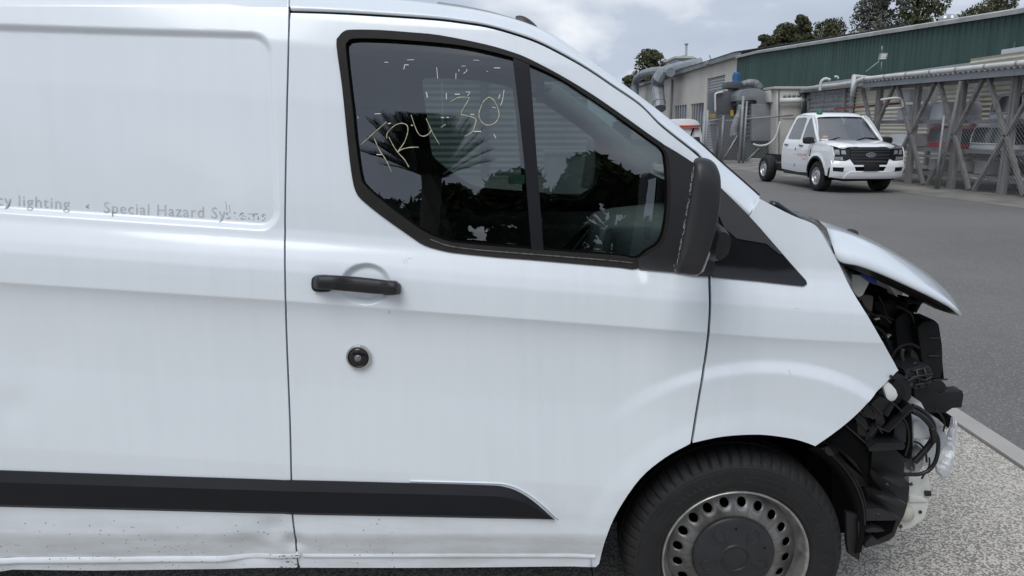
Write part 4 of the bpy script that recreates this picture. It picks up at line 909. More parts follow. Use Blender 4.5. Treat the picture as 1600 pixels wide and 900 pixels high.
# loose wiring, clips and torn edges in the wreck
for pts, r_, Y_ in (([(1345,470),(1352,482),(1366,492),(1380,494),(1392,505)],0.004,2.25), ([(1372,462),(1380,476),(1384,492),(1396,500)],0.0035,2.29), ([(1390,566),(1398,550),(1410,540),(1424,538),(1436,544)],0.005,2.25),
                    ([(1402,590),(1412,584),(1420,574),(1432,566)],0.004,2.2), ([(1418,596),(1430,590),(1444,594),(1456,588)],0.003,2.16), ([(1362,508),(1376,516),(1386,532),(1392,552)],0.006,2.27), ([(1410,652),(1418,666),(1420,690),(1414,712)],0.003,2.10),
                    ([(1428,690),(1438,694),(1446,706),(1448,722)],0.0035,2.24), ([(1400,478),(1412,482),(1424,492),(1430,510)],0.004,2.29), ([(1440,748),(1446,738),(1452,728),(1452,715)],0.003,2.24), ([(1462,640),(1470,648),(1476,660),(1474,674)],0.003,2.33)):
    cable(pts, r_, engine_black if r_ > 0.0045 else bp_, Y_)
for (a, b, w_, h_, Y_) in ((1380,526,9,3,2.28),(1420,640,5,4,2.2),(1446,654,8,3,2.33),(1432,712,4,8,2.23),(1424,736,6,5,2.27),(1344,420,6,3,2.18),(1456,676,4,6,2.21)):
    plate('metal_clip', [(a,b),(a+w_,b-1),(a+w_+1,b+h_-1),(a+1,b+h_)], Y_, 0.012, bare_metal, van, 0.001)
for (a, b) in ((1371,601),(1412,588),(1420,600),(1330,668),(1420,756),(1404,822)):
    q = MB(); q.add([P(a,b,2.09), P(a+5,b-3,2.085), P(a+3,b+4,2.095), P(a+7,b+2,2.10)], [(0,1,2),(1,3,2)]); q.obj('torn_edge', MAT['rib_edge'], car)
for (a, b) in ((1392,588),(1340,660),(1408,700),(1362,699),(1386,757),(1372,804)):
    q = MB(); q.lathe([(0.0,0.004),(0.004,0.0038),(0.0055,0.0)], P(a,b,2.082), (0,-1,0), 10); q.obj('screw_head', MAT['rib_edge'], car, smooth=True)
# ------------------------------------------------------------------ cab-chassis pickup facing the camera (local frame: x forward, y left, z up, origin under the front axle)
tk = empty('pickup_truck', (8.62, 18.95, 0.0), 'white double-cab pickup chassis without a tray, parked in front of the timber racks', 'pickup', rz=math.atan2(-1, 0.075))
def side_y(x, z):
    x = np.asarray(x, float); z = np.asarray(z, float)
    y = np.interp(z, [0.35,0.5,0.62,0.85,1.02,1.10,1.17,1.22,1.86], [0.865,0.90,0.918,0.925,0.920,0.912,0.895,0.870,0.68])
    y = y-0.30*np.maximum(x-0.48, 0)**2-0.02*np.maximum(-1.9-x, 0)
    for ax_ in (0.0,):
        r = np.hypot(x-ax_, z-0.40); y = y+0.022*(1-smoothstep(0.47, 0.56, r))*smoothstep(0.3, 0.5, z)
    return y
def tsurf(s, off=0.0): return lambda a, b: np.stack([a*(-1 if s > 0 else 1)*(1 if s < 0 else -1)*1.0, s*(side_y(a, b)+off), b], axis=1)
def tpanel(name, out, holes, m, par, s, off=0.0, rim=0.02):
    # seen from its own side the outline runs in (x,z); orientation is fixed by the sign of the side
    mp = (lambda a, b: np.stack([a, -(side_y(a, b)+off), b], axis=1)) if s < 0 else (lambda a, b: np.stack([-a, side_y(-a, b)+off, b], axis=1))
    f_ = (lambda l: l) if s < 0 else (lambda l: [(-a, b) for a, b in l])
    return panel(name, f_(out), [f_(h) for h in holes], mp, m, par, ga=list(np.arange(-2.3, 2.3, 0.08)), gb=list(np.arange(0.3, 2.0, 0.05)), rim=rim, rimdir=(0, -s, 0), local=True)
arch = [(0.445*math.cos(a), 0.40+0.445*math.sin(a)) for a in np.linspace(math.pi-0.12, 0.10, 22)]
fd_win = [(-1.02,1.24),(-1.03,1.5),(-0.98,1.72),(-0.90,1.775),(-0.72,1.76),(-0.58,1.68),(-0.42,1.52),(-0.24,1.33),(-0.20,1.24)]
rd_win = [(-1.87,1.26),(-1.80,1.55),(-1.72,1.72),(-1.64,1.775),(-1.20,1.785),(-1.12,1.75),(-1.11,1.24),(-1.80,1.235)]
for s in (-1, 1):
    fen = tpanel('fender', [(-0.455,0.46)]+arch[1:]+[(0.52,0.42),(0.62,0.62),(0.78,0.66),(0.80,0.92),(0.70,1.10),(0.40,1.16),(0.0,1.19),(-0.25,1.205),(-0.44,1.21),(-0.47,0.9),(-0.46,0.6)], [], truck_white, tk, s)
    fd = tpanel('front_door', [(-0.475,0.44),(-0.49,0.7),(-0.485,0.95),(-0.455,1.20),(-0.20,1.215),(-0.14,1.24),(-0.40,1.56),(-0.62,1.76),(-0.78,1.835),(-1.07,1.85),(-1.08,1.3),(-1.06,0.9),(-1.06,0.42)], [fd_win], truck_white, tk, s)
    rd = tpanel('rear_door', [(-1.075,0.42),(-1.075,0.9),(-1.095,1.3),(-1.085,1.85),(-1.68,1.845),(-1.80,1.80),(-1.92,1.5),(-2.02,1.24),(-2.05,0.9),(-2.04,0.45)], [rd_win], truck_white, tk, s)
    tpanel('window_pane', [(x*1.0, z) for x, z in fd_win], [], truck_glass, fd, s, off=-0.012, rim=0)
    tpanel('window_pane', rd_win, [], truck_glass, rd, s, off=-0.012, rim=0)
    tpanel('side_vent', [(-0.40,0.86),(-0.36,0.86),(-0.33,0.98),(-0.335,1.06),(-0.37,1.04)], [], gloss_black, fen, s, off=0.006, rim=0.006)
    arc_o = [(0.485*math.cos(a), 0.40+0.485*math.sin(a)) for a in np.linspace(0.12, math.pi-0.12, 24)]; arc_i = [(0.435*math.cos(a), 0.40+0.435*math.sin(a)) for a in np.linspace(math.pi-0.12, 0.12, 24)]
    tpanel('arch_moulding', arc_o+arc_i, [], black_plastic, fen, s, off=0.010, rim=0.03)
    for hx in (-0.92, -1.80):
        hd = tpanel('door_handle', [(hx-0.09,1.085),(hx+0.09,1.075),(hx+0.09,1.11),(hx-0.09,1.12)], [], gloss_black, fd if hx > -1.2 else rd, s, off=0.028, rim=0.03)
    q = MB(); q.box((-2.0, s*0.80-0.05, 0.34), (-0.45, s*0.80+0.05, 0.44)); q.obj('sill', truck_white if False else black_plastic, tk, local=True)
    # mirror
    q = MB(); rows = []
    for x, k in ((-0.20,0.5),(-0.21,0.9),(-0.27,1.0),(-0.33,0.95),(-0.34,0.8)):
        rows.append([(x, s*(1.04+0.135*k*math.copysign(abs(math.cos(a))**0.6, math.cos(a))), 1.235+0.085*k*math.copysign(abs(math.sin(a))**0.6, math.sin(a))) for a in np.linspace(0, 2*math.pi, 20, endpoint=False)])
    q.loft(rows, closed=True); q.cap(rows[0]); q.cap(rows[-1][::-1]); q.bar((-0.26, s*0.86, 1.20), (-0.26, s*0.96, 1.20), 0.06, 0.05); q.obj('door_mirror', black_plastic, tk, local=True, smooth=True, angle=math.radians(40))
    # headlamp
    lam = [(0.50,0.83),(0.56,1.05),(0.86,1.075),(0.885,0.96),(0.875,0.80),(0.62,0.79)]
# front face: surface x = nose(y, z)
def nose(y, z):
    y = np.asarray(y, float); z = np.asarray(z, float)
    return 0.885-0.13*np.abs(y)**2.6-0.35*np.maximum(np.abs(y)-0.70, 0)**1.5+np.interp(z, [0.30,0.42,0.55,0.66,0.74,0.80,1.0,1.10,1.16], [-0.10,-0.01,0.03,0.035,0.02,-0.02,-0.035,-0.06,-0.16])
def nsurf(off=0.0): return lambda a, b: np.stack([nose(a, b)+off, a, b], axis=1)
def npanel(name, out, holes, m, par, off=0.0, rim=0.03): return panel(name, out, holes, nsurf(off), m, par, ga=list(np.arange(-0.95, 0.95, 0.05)), gb=list(np.arange(0.3, 1.2, 0.04)), rim=rim, rimdir=(-1,0,0), local=True)
mirr = lambda l: [(-a, b) for a, b in l]
lampR = [(0.50,0.835),(0.505,1.065),(0.86,1.075),(0.90,0.98),(0.895,0.80),(0.60,0.79),(0.585,0.835)]
bump_h = [(-0.36,0.555),(0.36,0.555),(0.40,0.66),(-0.40,0.66)]
fogR = [(0.64,0.53),(0.88,0.55),(0.89,0.645),(0.64,0.64)]
grille_o = [(-0.50,0.835),(-0.42,0.70),(0.42,0.70),(0.50,0.835),(0.515,1.06),(0.40,1.105),(-0.40,1.105),(-0.515,1.06)]
bumper = npanel('front_bumper', [(-0.92,0.40),(-0.60,0.36),(0.60,0.36),(0.92,0.40),(0.93,0.60),(0.92,0.80),(0.60,0.79),(0.50,0.832),(0.42,0.70),(-0.42,0.70),(-0.50,0.832),(-0.60,0.79),(-0.92,0.80),(-0.93,0.60)], [bump_h, fogR, mirr(fogR)], truck_white, tk)
npanel('bumper_intake', [(a*1.05, b) for a, b in bump_h], [], void_black, bumper, off=-0.03)
for l in (fogR, mirr(fogR)): npanel('fog_recess', l, [], gloss_black, bumper, off=-0.025)
npanel('bumper_blade', [(-0.62,0.37),(0.62,0.37),(0.56,0.50),(0.48,0.535),(-0.48,0.535),(-0.56,0.50)], [], truck_white, bumper, off=0.028)
gr = npanel('grille', grille_o, [], gloss_black, tk, off=-0.02)
for zc in (0.78, 0.855, 0.93, 1.005, 1.06):
    h_ = 0.018 if zc != 0.93 else 0.03; w_ = 0.40 if zc < 0.8 else 0.49
    npanel('grille_bar', [(-w_,zc-h_),(w_,zc-h_),(w_,zc+h_),(-w_,zc+h_)], [], mat('grille_grey', (0.028,0.028,0.03), 0.35), gr, off=0.012, rim=0.025)
oval = lambda rx, rz: [(rx*math.cos(a), 0.93+rz*math.sin(a)) for a in np.linspace(0, 2*math.pi, 28, endpoint=False)]
npanel('badge_rim', oval(0.125,0.052), [], mat('badge_chrome', (0.75,0.76,0.78), 0.2, metal=0.9), gr, off=0.026, rim=0.02)
npanel('badge_field', oval(0.112,0.042), [], mat('badge_dark', (0.05,0.06,0.09), 0.3), gr, off=0.029, rim=0.004)
cu = bpy.data.curves.new('badge_text', 'FONT'); cu.body = 'Ford'; cu.shear = 0.3
o_ = bpy.data.objects.new('badge_text', cu); COL.objects.link(o_); dg = bpy.context.evaluated_depsgraph_get(); me = o_.evaluated_get(dg).to_mesh()
V_ = np.array([v.co[:] for v in me.vertices]); F_ = [list(p.vertices) for p in me.polygons]; o_.evaluated_get(dg).to_mesh_clear(); bpy.data.objects.remove(o_)
V_[:,0] = (V_[:,0]-V_[:,0].mean())/(np.ptp(V_[:,0]))*0.15; V_[:,1] = (V_[:,1]-0.33)*0.075
mk('badge_text', [(float(nose(a, 0.93+b))+0.031, a, 0.93+b) for a, b, c in V_], F_, MAT['badge_chrome'], gr, local=True)
lamp_body = mat('lamp_clear', (0.45,0.46,0.47), 0.12, metal=0.6)
for sgn in (1, -1):
    l = lampR if sgn > 0 else mirr(lampR); L_ = npanel('headlamp', l, [], gloss_black, tk, off=-0.004)
    for (y0, y1, z0, z1) in ((0.74,0.86,0.93,1.045),(0.60,0.71,0.94,1.03),(0.66,0.88,0.81,0.885)):
        c_ = [(y0,z0),(y1,z0+0.01),(y1,z1),(y0+0.02,z1)]; npanel('lamp_reflector', [(sgn*a, b) for a, b in c_] if sgn > 0 else [(-a, b) for a, b in c_], [], lamp_body, L_, off=0.003, rim=0.003)
npanel('number_plate', [(-0.19,0.57),(0.19,0.57),(0.19,0.72),(-0.19,0.72)], [], mat('plate_black', (0.008,0.008,0.009), 0.5), tk, off=0.05, rim=0.02)
# bonnet
rows = []
for x, z, w_ in ((0.74,1.085,0.60),(0.70,1.125,0.72),(0.60,1.150,0.80),(0.35,1.185,0.855),(0.0,1.215,0.875),(-0.30,1.235,0.875),(-0.46,1.245,0.86)):
    rows.append([(x-0.10*abs(t)**3*(1 if x > 0.3 else 0), t*w_, z+0.012*(abs(t) > 0.45)*(abs(t) < 0.85)+0.02*(1-t*t)-0.045*max(0, abs(t)-0.8)*5*0.6) for t in (-1,-0.94,-0.84,-0.7,-0.5,-0.4,-0.2,0,0.2,0.4,0.5,0.7,0.84,0.94,1)])
q = MB(); q.loft(rows); q.obj('bonnet', truck_white, tk, local=True, smooth=True)
# windscreen, roof, pillars
rows = []
for x, z, w_ in ((-0.14,1.215,0.83),(-0.40,1.43,0.77),(-0.66,1.65,0.71),(-0.86,1.80,0.665)):
    rows.append([(x+0.10*(1-t*t), t*w_, z+0.01*(1-t*t)) for t in np.linspace(-1, 1, 13)])
q = MB(); q.loft(rows); q.obj('windscreen', truck_glass, tk, local=True, smooth=True)
for s in (-1, 1):
    q = MB(); q.tube([(r[0 if s < 0 else -1][0]-0.02, r[0 if s < 0 else -1][1]+s*0.01, r[0][2]) for r in rows], 0.042, 8); q.obj('pillar', truck_white, tk, local=True, smooth=True)
rr = []
for x, z, w_ in ((-0.80,1.775,0.66),(-0.86,1.815,0.675),(-0.98,1.86,0.68),(-1.3,1.885,0.685),(-1.6,1.88,0.68),(-1.76,1.855,0.67),(-1.84,1.80,0.66)):
    rr.append([(x+(0.10*(1-t*t) if x > -0.9 else 0), t*w_*1.02, z+0.028*(1-t**4)-0.035*max(0, abs(t)-0.85)*6.6) for t in (-1,-0.95,-0.85,-0.6,-0.3,0,0.3,0.6,0.85,0.95,1)])
q = MB(); q.loft(rr); q.obj('roof', truck_white, tk, local=True, smooth=True)
# rear of the cab
q = MB(); q.add([(-2.04,-0.86,0.45),(-2.04,0.86,0.45),(-2.02,0.86,1.24),(-2.02,-0.86,1.24),(-1.85,0.66,1.80),(-1.85,-0.66,1.80)], [(0,1,2,3),(3,2,4,5)]); q.obj('cab_back', truck_white, tk, local=True)
# green roof marker, windscreen stickers, sign writing on the doors
q = MB(); q.lathe([(0.075,0.0),(0.075,0.03),(0.05,0.06),(0.03,0.11),(0.0,0.115)], (-0.94,-0.48,1.868), (0,0,1), 16); q.obj('roof_marker', mat('marker_green', (0.01,0.17,0.07), 0.5), tk, local=True)
def scr(y, z): t = y/0.75; k = np.interp(z, [1.215,1.43,1.65,1.80], [-0.14,-0.40,-0.66,-0.86]); return (float(k)+0.10*(1-t*t)+0.012, y, z+0.012)
q = MB(); q.cap([scr(-0.70,1.29), scr(-0.58,1.29), scr(-0.58,1.335), scr(-0.69,1.335)]); q.obj('sticker', mat('sticker_red', (0.62,0.25,0.22), 0.6), tk, local=True)
q = MB(); q.cap([scr(-0.76,1.235), scr(-0.60,1.235), scr(-0.60,1.262), scr(-0.76,1.262)]); q.obj('sticker', scuff_white, tk, local=True)
def sidetxt(txt, x0, x1, z, h, m, name='sign_writing'):
    cu = bpy.data.curves.new('t', 'FONT'); cu.body = txt; o = bpy.data.objects.new('t', cu); COL.objects.link(o); dg = bpy.context.evaluated_depsgraph_get(); me = o.evaluated_get(dg).to_mesh()
    V = np.array([v.co[:] for v in me.vertices]); F = [list(p.vertices) for p in me.polygons]; o.evaluated_get(dg).to_mesh_clear(); bpy.data.objects.remove(o)
    V[:,0] = x0+(V[:,0]-V[:,0].min())/np.ptp(V[:,0])*(x1-x0); V[:,1] = z+V[:,1]*h
    mk(name, [(a, -(float(side_y(a, b))+0.003), b) for a, b, c in V], F, m, tk, local=True)
orange = mat('sign_orange', (0.72,0.26,0.14), 0.5)
sidetxt('autopower', -1.08, -0.52, 0.845, 0.13, orange); sidetxt('.com', -0.80, -0.56, 0.76, 0.07, orange); sidetxt('the', -1.30, -1.13, 0.86, 0.06, mat('sign_pale', (0.75,0.52,0.42), 0.5))
for (x, z) in ((-1.22,1.0),(-1.22,0.60)): q = MB(); q.cap([(x-0.035, -(float(side_y(x,z))+0.003), z-0.035), (x+0.035, -(float(side_y(x,z))+0.003), z-0.03), (x+0.03, -(float(side_y(x,z))+0.003), z+0.04), (x-0.03, -(float(side_y(x,z))+0.003), z+0.035)]); q.obj('sign_writing', mat('sign_blue', (0.10,0.28,0.50), 0.5), tk, local=True)
# wheels
def twheel(x, y, s):
    o = (x, y, 0.385); q = MB(); q.lathe([(0.215,0.0),(0.225,0.012),(0.27,0.022),(0.33,0.018),(0.365,-0.005),(0.383,-0.035),(0.385,-0.06),(0.385,-0.20),(0.36,-0.245),(0.2,-0.24)], o, (0,s,0), 48)
    n = 10
    for k in range(48):
        if k % 3 == 0:
            for i in (4,5,6,7): v = Vector(q.v[k*n+i]); c = Vector((x, v.y, 0.385)); q.v[k*n+i] = tuple(v-(v-c)*0.02)
    t = q.obj('wheel', tyre_rubber, tk, local=True, smooth=True, angle=math.radians(40))
    q = MB(); q.lathe([(0.214,-0.004),(0.218,0.006),(0.208,0.004),(0.195,-0.03),(0.16,-0.035),(0.14,-0.012),(0.085,-0.006),(0.075,-0.03),(0.0,-0.02)], o, (0,s,0), 40); r = q.obj('rim', mat('rim_silver', (0.50,0.51,0.52), 0.35, metal=0.6), t, local=True, smooth=True, angle=math.radians(40))
    for k in range(8):
        a = k*math.pi/4; q = MB(); q.lathe([(0.0,0.0),(0.017,0.0)], (x+0.165*math.cos(a), y-s*0.031, 0.385+0.165*math.sin(a)), (0,s,0), 10); q.obj('rim_hole', void_black, r, local=True)
    q = MB(); q.lathe([(0.2,-0.06),(0.0,-0.06)], o, (0,s,0), 24); q.obj('brake_disc', void_black, t, local=True)
    return t
for s in (-1, 1):
    twheel(0.0, s*0.895, s); twheel(-3.27, s*0.895, s)
    q = MB(); rows = []
    for Y in (0.90, 0.55): rows.append([(0.46*math.cos(a), s*Y, 0.40+0.46*math.sin(a)) for a in np.linspace(-0.2, math.pi+0.2, 20)])
    q.loft(rows); q.cap(rows[-1]); q.obj('wheel_well', void_black, tk, local=True)
    q = MB(); q.bar((-4.2, s*0.42, 0.70), (-1.9, s*0.42, 0.70), 0.08, 0.18); q.obj('chassis_rail', engine_black, tk, local=True)
q = MB(); q.box((-1.9,-0.72,0.32),(0.55,0.72,0.50)); q.box((-0.50,-0.55,0.3),(0.70,0.55,0.85)); q.obj('underbody', void_black, tk, local=True)
for x in (-2.3,-3.0,-3.7,-4.2): q = MB(); q.bar((x,-0.42,0.70),(x,0.42,0.70),0.10,0.12); q.obj('cross_member', engine_black, tk, local=True)
q = MB(); q.tube([(-3.27,-0.80,0.385),(-3.27,0.80,0.385)], 0.06, 10); q.obj('rear_axle', engine_black, tk, local=True)
solid('fuel_tank', [(-2.9,-0.75,0.36),(-2.15,-0.75,0.36),(-2.1,-0.75,0.58),(-2.9,-0.75,0.58)], (0,0.38,0), engine_black, tk, bevel=0.03, local=True)
# cab interior silhouettes
for y in (-0.38, 0.38):
    q = MB(); q.box((-1.25,y-0.24,0.7),(-1.08,y+0.24,1.42)); q.box((-1.24,y-0.12,1.44),(-1.14,y+0.12,1.62)); q.obj('seat', mat('seat_blue_grey', (0.10,0.13,0.17), 0.9), tk, local=True)
q = MB(); q.box((-2.0,-0.70,0.7),(-1.75,0.70,1.45)); q.obj('rear_seat', MAT['seat_blue_grey'], tk, local=True)
q = MB(); q.box((-0.45,-0.78,0.9),(-0.10,0.78,1.18)); q.obj('dashboard', interior_dark, tk, local=True)
q = MB(); q.tube([Vector((-0.56,-0.38,1.17))+Vector((0.35*math.sin(a)*0.5, math.cos(a), 0.9*math.sin(a)))*0.19 for a in np.linspace(0, 2*math.pi, 24, endpoint=False)], 0.016, 6, closed=True); q.obj('steering_wheel', interior_dark, tk, local=True)
for y0, y1 in ((-0.62,-0.05),(0.10,0.68)): q = MB(); q.tube([(-0.09+0.05,y0,1.235),(-0.22+0.07,(y0+y1)/2,1.30),(-0.20+0.05,y1,1.275)], 0.012, 6); q.obj('wiper', void_black, tk, local=True)

# the cab stands tall on its chassis
def lift(o):
    if o.type == 'MESH' and 'wheel' not in o.name and not (o.parent and 'wheel' in o.parent.name and o.parent.type == 'MESH'):
        for v in o.data.vertices:
            if v.co.z > 0.75: v.co.z = 0.75+(v.co.z-0.75)*1.055
    for c in o.children: lift(c)
lift(tk)
# ------------------------------------------------------------------ buildings along the right-hand side of the yard: their street wall stands in the plane x = WX
WX = 14.0
wy = lambda px: PX(px, 195, WX).y                      # depth along the wall at a picture column
beige = mat('beige_render', (0.60,0.57,0.52), 0.85, col2=(0.51,0.485,0.44), vscale=0.5, detail=9, bump=0.06, bscale=30)
beige2 = mat('beige_trim', (0.60,0.57,0.52), 0.8, var=0.08, vscale=2)
green_clad = mat('green_cladding', (0.046,0.088,0.076), 0.65, var=0.2, vscale=1.2, stretch=(1,1.5,0.25), spec=0.35)
roof_grey = mat('roof_grey', (0.30,0.31,0.33), 0.6, metal=0.2, var=0.15, vscale=0.8)
roof_white = mat('roof_cap_white', (0.52,0.52,0.50), 0.7, col2=(0.36,0.36,0.34), vscale=1.5, detail=8)
door_grey = mat('roller_grey', (0.26,0.275,0.29), 0.55, metal=0.2)
dark_pane = mat('dark_pane', (0.05,0.06,0.065), 0.12, spec=0.7)
timber = mat('weathered_timber', (0.25,0.24,0.23), 0.85, col2=(0.14,0.134,0.128), vscale=5, detail=8, stretch=(3,3,0.4))
pvc = mat('white_pipe', (0.60,0.60,0.57), 0.5, var=0.12, vscale=2)
rail_grey = mat('rail_grey', (0.33,0.34,0.36), 0.6, var=0.12, vscale=2)
wire = mat('fence_wire', (0.34,0.35,0.36), 0.55, metal=0.3)
post_galv = mat('post_galvanised', (0.28,0.29,0.30), 0.55, metal=0.3, var=0.2, vscale=3)
dk_grey = mat('unit_dark_grey', (0.085,0.09,0.10), 0.5, var=0.15, vscale=2)
mid_grey = mat('unit_mid_grey', (0.22,0.23,0.24), 0.45, metal=0.3, var=0.18, vscale=1.5)
cream = mat('unit_cream', (0.55,0.54,0.50), 0.6, col2=(0.46,0.45,0.41), vscale=1.0, detail=8)
y_corner, y_left = wy(1147), wy(1022)
EZ = PX(1147, 92, WX).z
bb = empty('beige_workshop', (WX, y_corner, 0), 'beige rendered workshop with a grey roller door behind the fence', 'building')
yd0, yd1 = wy(1129), wy(1101.5); zd = PX(1129, 117.5, WX).z
yw = [(wy(1098), wy(1077.5)), (wy(1072), wy(1053))]; zw1 = PX(1098, 160.5, WX).z; zw0 = 1.0
def wallpiece(y0, y1, z0, z1, m=beige, x0=WX, x1=WX+0.2, name='wall'):
    q = MB(); q.box((x0, y0, z0), (x1, y1, z1)); return q.obj(name, m, bb)
wallpiece(y_corner, yd0, 0, EZ); wallpiece(yd0, yd1, zd, EZ); wallpiece(yd1, yw[0][0], 0, EZ)
wallpiece(yw[0][0], yw[0][1], zw1, EZ); wallpiece(yw[0][0], yw[0][1], 0, zw0)
wallpiece(yw[0][1], yw[1][0], 0, EZ); wallpiece(yw[1][0], yw[1][1], zw1, EZ); wallpiece(yw[1][0], yw[1][1], 0, zw0); wallpiece(yw[1][1], y_left, 0, EZ); wallpiece(y_left, y_left+14, 0, EZ)
dr = empty('roller_door', (0,0,0)); dr.parent = bb; dr.location = (0,0,0)
n = 26; hgt = zd/n
for k in range(n):
    q = MB(); z0 = k*hgt
    rows = [[(WX+0.13, yy, z0+0.004), (WX+0.085, yy, z0+hgt*0.3), (WX+0.085, yy, z0+hgt*0.7), (WX+0.13, yy, z0+hgt-0.004)] for yy in (yd0, yd1)]
    q.loft(rows); o = q.obj('door_slat', door_grey, dr)
for y0, y1 in yw:
    wn = wallpiece(y0+0.1, y1-0.1, zw0, zw1, dark_pane, WX+0.10, WX+0.14, 'window')
    k = 5
    for i in range(k+1):
        yy = y0+0.08+(y1-y0-0.16)*i/k; q = MB(); q.box((WX+0.05, yy-0.05, zw0), (WX+0.12, yy+0.05, zw1)); q.obj('window_mullion', beige2 if i in (0, k) else mat('mullion_grey', (0.25,0.26,0.26), 0.6), wn)
    q = MB(); q.box((WX-0.06, y0, zw0-0.1), (WX+0.1, y1, zw0)); q.obj('window_sill', beige2, wn)
q = MB(); q.box((WX-0.02, yd0-0.25, 0), (WX+0.02, yd0-0.02, zd+0.15)); q.obj('door_jamb', beige2, bb)
q = MB(); q.box((WX-0.02, yd1+0.02, 0), (WX+0.02, yd1+0.5, zd+0.15)); q.obj('door_jamb', beige2, bb)
q = MB(); q.tube([(WX-0.12, wy(1049), 0), (WX-0.12, wy(1049), EZ-0.2)], 0.10, 8); q.obj('downpipe', mat('pipe_beige', (0.40,0.37,0.34), 0.6), bb, smooth=True)
q = MB(); q.box((WX-0.35, y_corner-0.2, EZ), (WX+0.1, y_left+14, EZ+0.30)); q.obj('gutter', mat('gutter_grey', (0.20,0.205,0.21), 0.6, var=0.2, vscale=1), bb)
rows = [[(WX-0.40, yy, EZ+0.32), (WX+10, yy, EZ+1.9)] for yy in np.linspace(y_corner-0.3, y_left+14, 40)]
q = MB(); q.loft(rows); q.obj('roof', roof_grey, bb)
q = MB(); q.box((WX-0.5, wy(1111), zd+0.9), (WX-0.05, wy(1107), zd+1.1)); q.bar((WX, wy(1109), zd+0.8), (WX-0.3, wy(1109), zd+1.5), 0.06, 0.06); q.obj('wall_lamp', galv_dull, bb)
# green clad building, ribbed sheet by sheet
gy0 = wy(1700); gz = lambda yy: np.interp(yy, [wy(1600), wy(1180), y_corner], [PX(1600, 20, WX).z, PX(1180, 84, WX).z, PX(1147, 92, WX).z])
gb = empty('green_building', (WX, gy0, 0), 'long dark green metal-clad building with a pale sloping roof edge', 'building')
sheet = 1.55; yy = gy0; k = 0
while yy < y_corner-0.05:
    y1 = min(yy+sheet, y_corner); V = []; nr = 5; rows = []
    for i in range(nr):
        a = yy+(y1-yy)*i/nr; w_ = (y1-yy)/nr
        for t, d_ in ((0.0,0),(0.66,0),(0.72,-0.024),(0.86,-0.024),(0.92,0)):
            rows.append([(WX-0.05+d_, a+t*w_, 0.02), (WX-0.05+d_, a+t*w_, float(gz(a))-0.03)])
    rows.append([(WX-0.05, y1-0.006, 0.02), (WX-0.05, y1-0.006, float(gz(y1))-0.03)])
    q = MB(); q.loft(rows); q.obj('cladding_sheet', green_clad, gb); yy = y1; k += 1
ys = np.linspace(gy0-1, y_corner, 24); q = MB()
q.loft([[(WX-0.22, a, float(gz(a))-0.06), (WX-0.24, a, float(gz(a))+0.06), (WX-0.10, a, float(gz(a))+0.11), (WX+0.6, a, float(gz(a))+0.12), (WX+9, a, float(gz(a))+0.05)] for a in ys]); q.obj('roof_edge', roof_white, gb)
vy = wy(1422); vz = float(gz(vy))
q = MB(); q.lathe([(0.0,0.30),(0.16,0.28),(0.27,0.22),(0.31,0.14),(0.28,0.06),(0.20,0.0),(0.20,-0.3)], (WX+0.9, vy, vz+0.14), (0,0,1), 24)
for i, v in enumerate(q.v):
    if (i//7) % 2: q.v[i] = (WX+0.9+(v[0]-WX-0.9)*0.88, vy+(v[1]-vy)*0.88, v[2])
q.obj('turbine_vent', galv, gb)
# pale corrugated patch, high on the right
rows = []; ya, yb = wy(1557), wy(1680); za_, zb_ = PX(1557, 80, WX).z, PX(1557, 104, WX).z
for i in range(60):
    a = yb+(ya-yb)*i/59; d_ = -0.10-(0.05 if i % 2 else 0.0); rows.append([(WX+d_, a, zb_-0.6), (WX+d_, a, za_)])
q = MB(); q.loft(rows); q.obj('pale_panel', mat('pale_sheet', (0.52,0.54,0.56), 0.5), gb)
# louvred base wall behind the racks
cl = mat('louvre_cream', (0.52,0.49,0.40), 0.7, var=0.1, vscale=2); cg = mat('louvre_grey', (0.30,0.31,0.32), 0.6, var=0.15, vscale=2)
# ------------------------------------------------------------------ lean-to clad in horizontal corrugated iron
lt = empty('lean_to_shed', (12.9, wy(1290), 0), 'low lean-to shed of grey corrugated iron between the tank and the racks', 'shed')
LX = 12.9; ly = lambda px: PX(px, 195, LX).y
def corr_wall(x, y0, y1, z0, z1, pitch, m, parent, name='corrugated_sheet', amp=0.03):
    n = int((z1-z0)/pitch*6); rows = []
    for i in range(n+1):
        z = z0+(z1-z0)*i/n; d_ = amp*math.sin(2*math.pi*(z-z0)/pitch); rows.append([(x+d_, y0, z), (x+d_, y1, z)])
    q = MB(); q.loft(rows); return q.obj(name, m, parent, smooth=True)
ltz = PX(1262, 143, LX).z
for i, (a, b) in enumerate(((1262,1284),(1284.5,1306),(1306.5,1330))): corr_wall(LX, ly(b), ly(a), 0.0, ltz, 0.19, galv_dull, lt)
corr_wall(LX+0.05, ly(1500), ly(1330.5), 0.0, ltz+0.1, 0.13, cl, lt, 'louvre_panel', 0.02); corr_wall(LX+0.05, ly(1760), ly(1500.5), 0.0, ltz+0.4, 0.13, cl, lt, 'louvre_panel', 0.02)
q = MB(); q.loft([[(LX-0.25, a, ltz+0.06), (WX-0.14, a, ltz+0.42)] for a in np.linspace(ly(1760), ly(1250), 12)]); q.obj('roof_sheet', roof_grey, lt)
q = MB(); q.box((LX-0.28, ly(1760), ltz-0.05), (LX-0.2, ly(1250), ltz+0.10)); q.obj('fascia', galv_dull, lt)
for px in (1330, 1318): q = MB(); q.box((LX-0.1, ly(px)-0.06, 0), (LX, ly(px)+0.06, ltz)); q.obj('post', galv_dull, lt)
pp = empty('pipe_run', (12.3, ly(1290), 0), 'white plastic pipe running along the lean-to and up onto the rack roof', 'pipe')
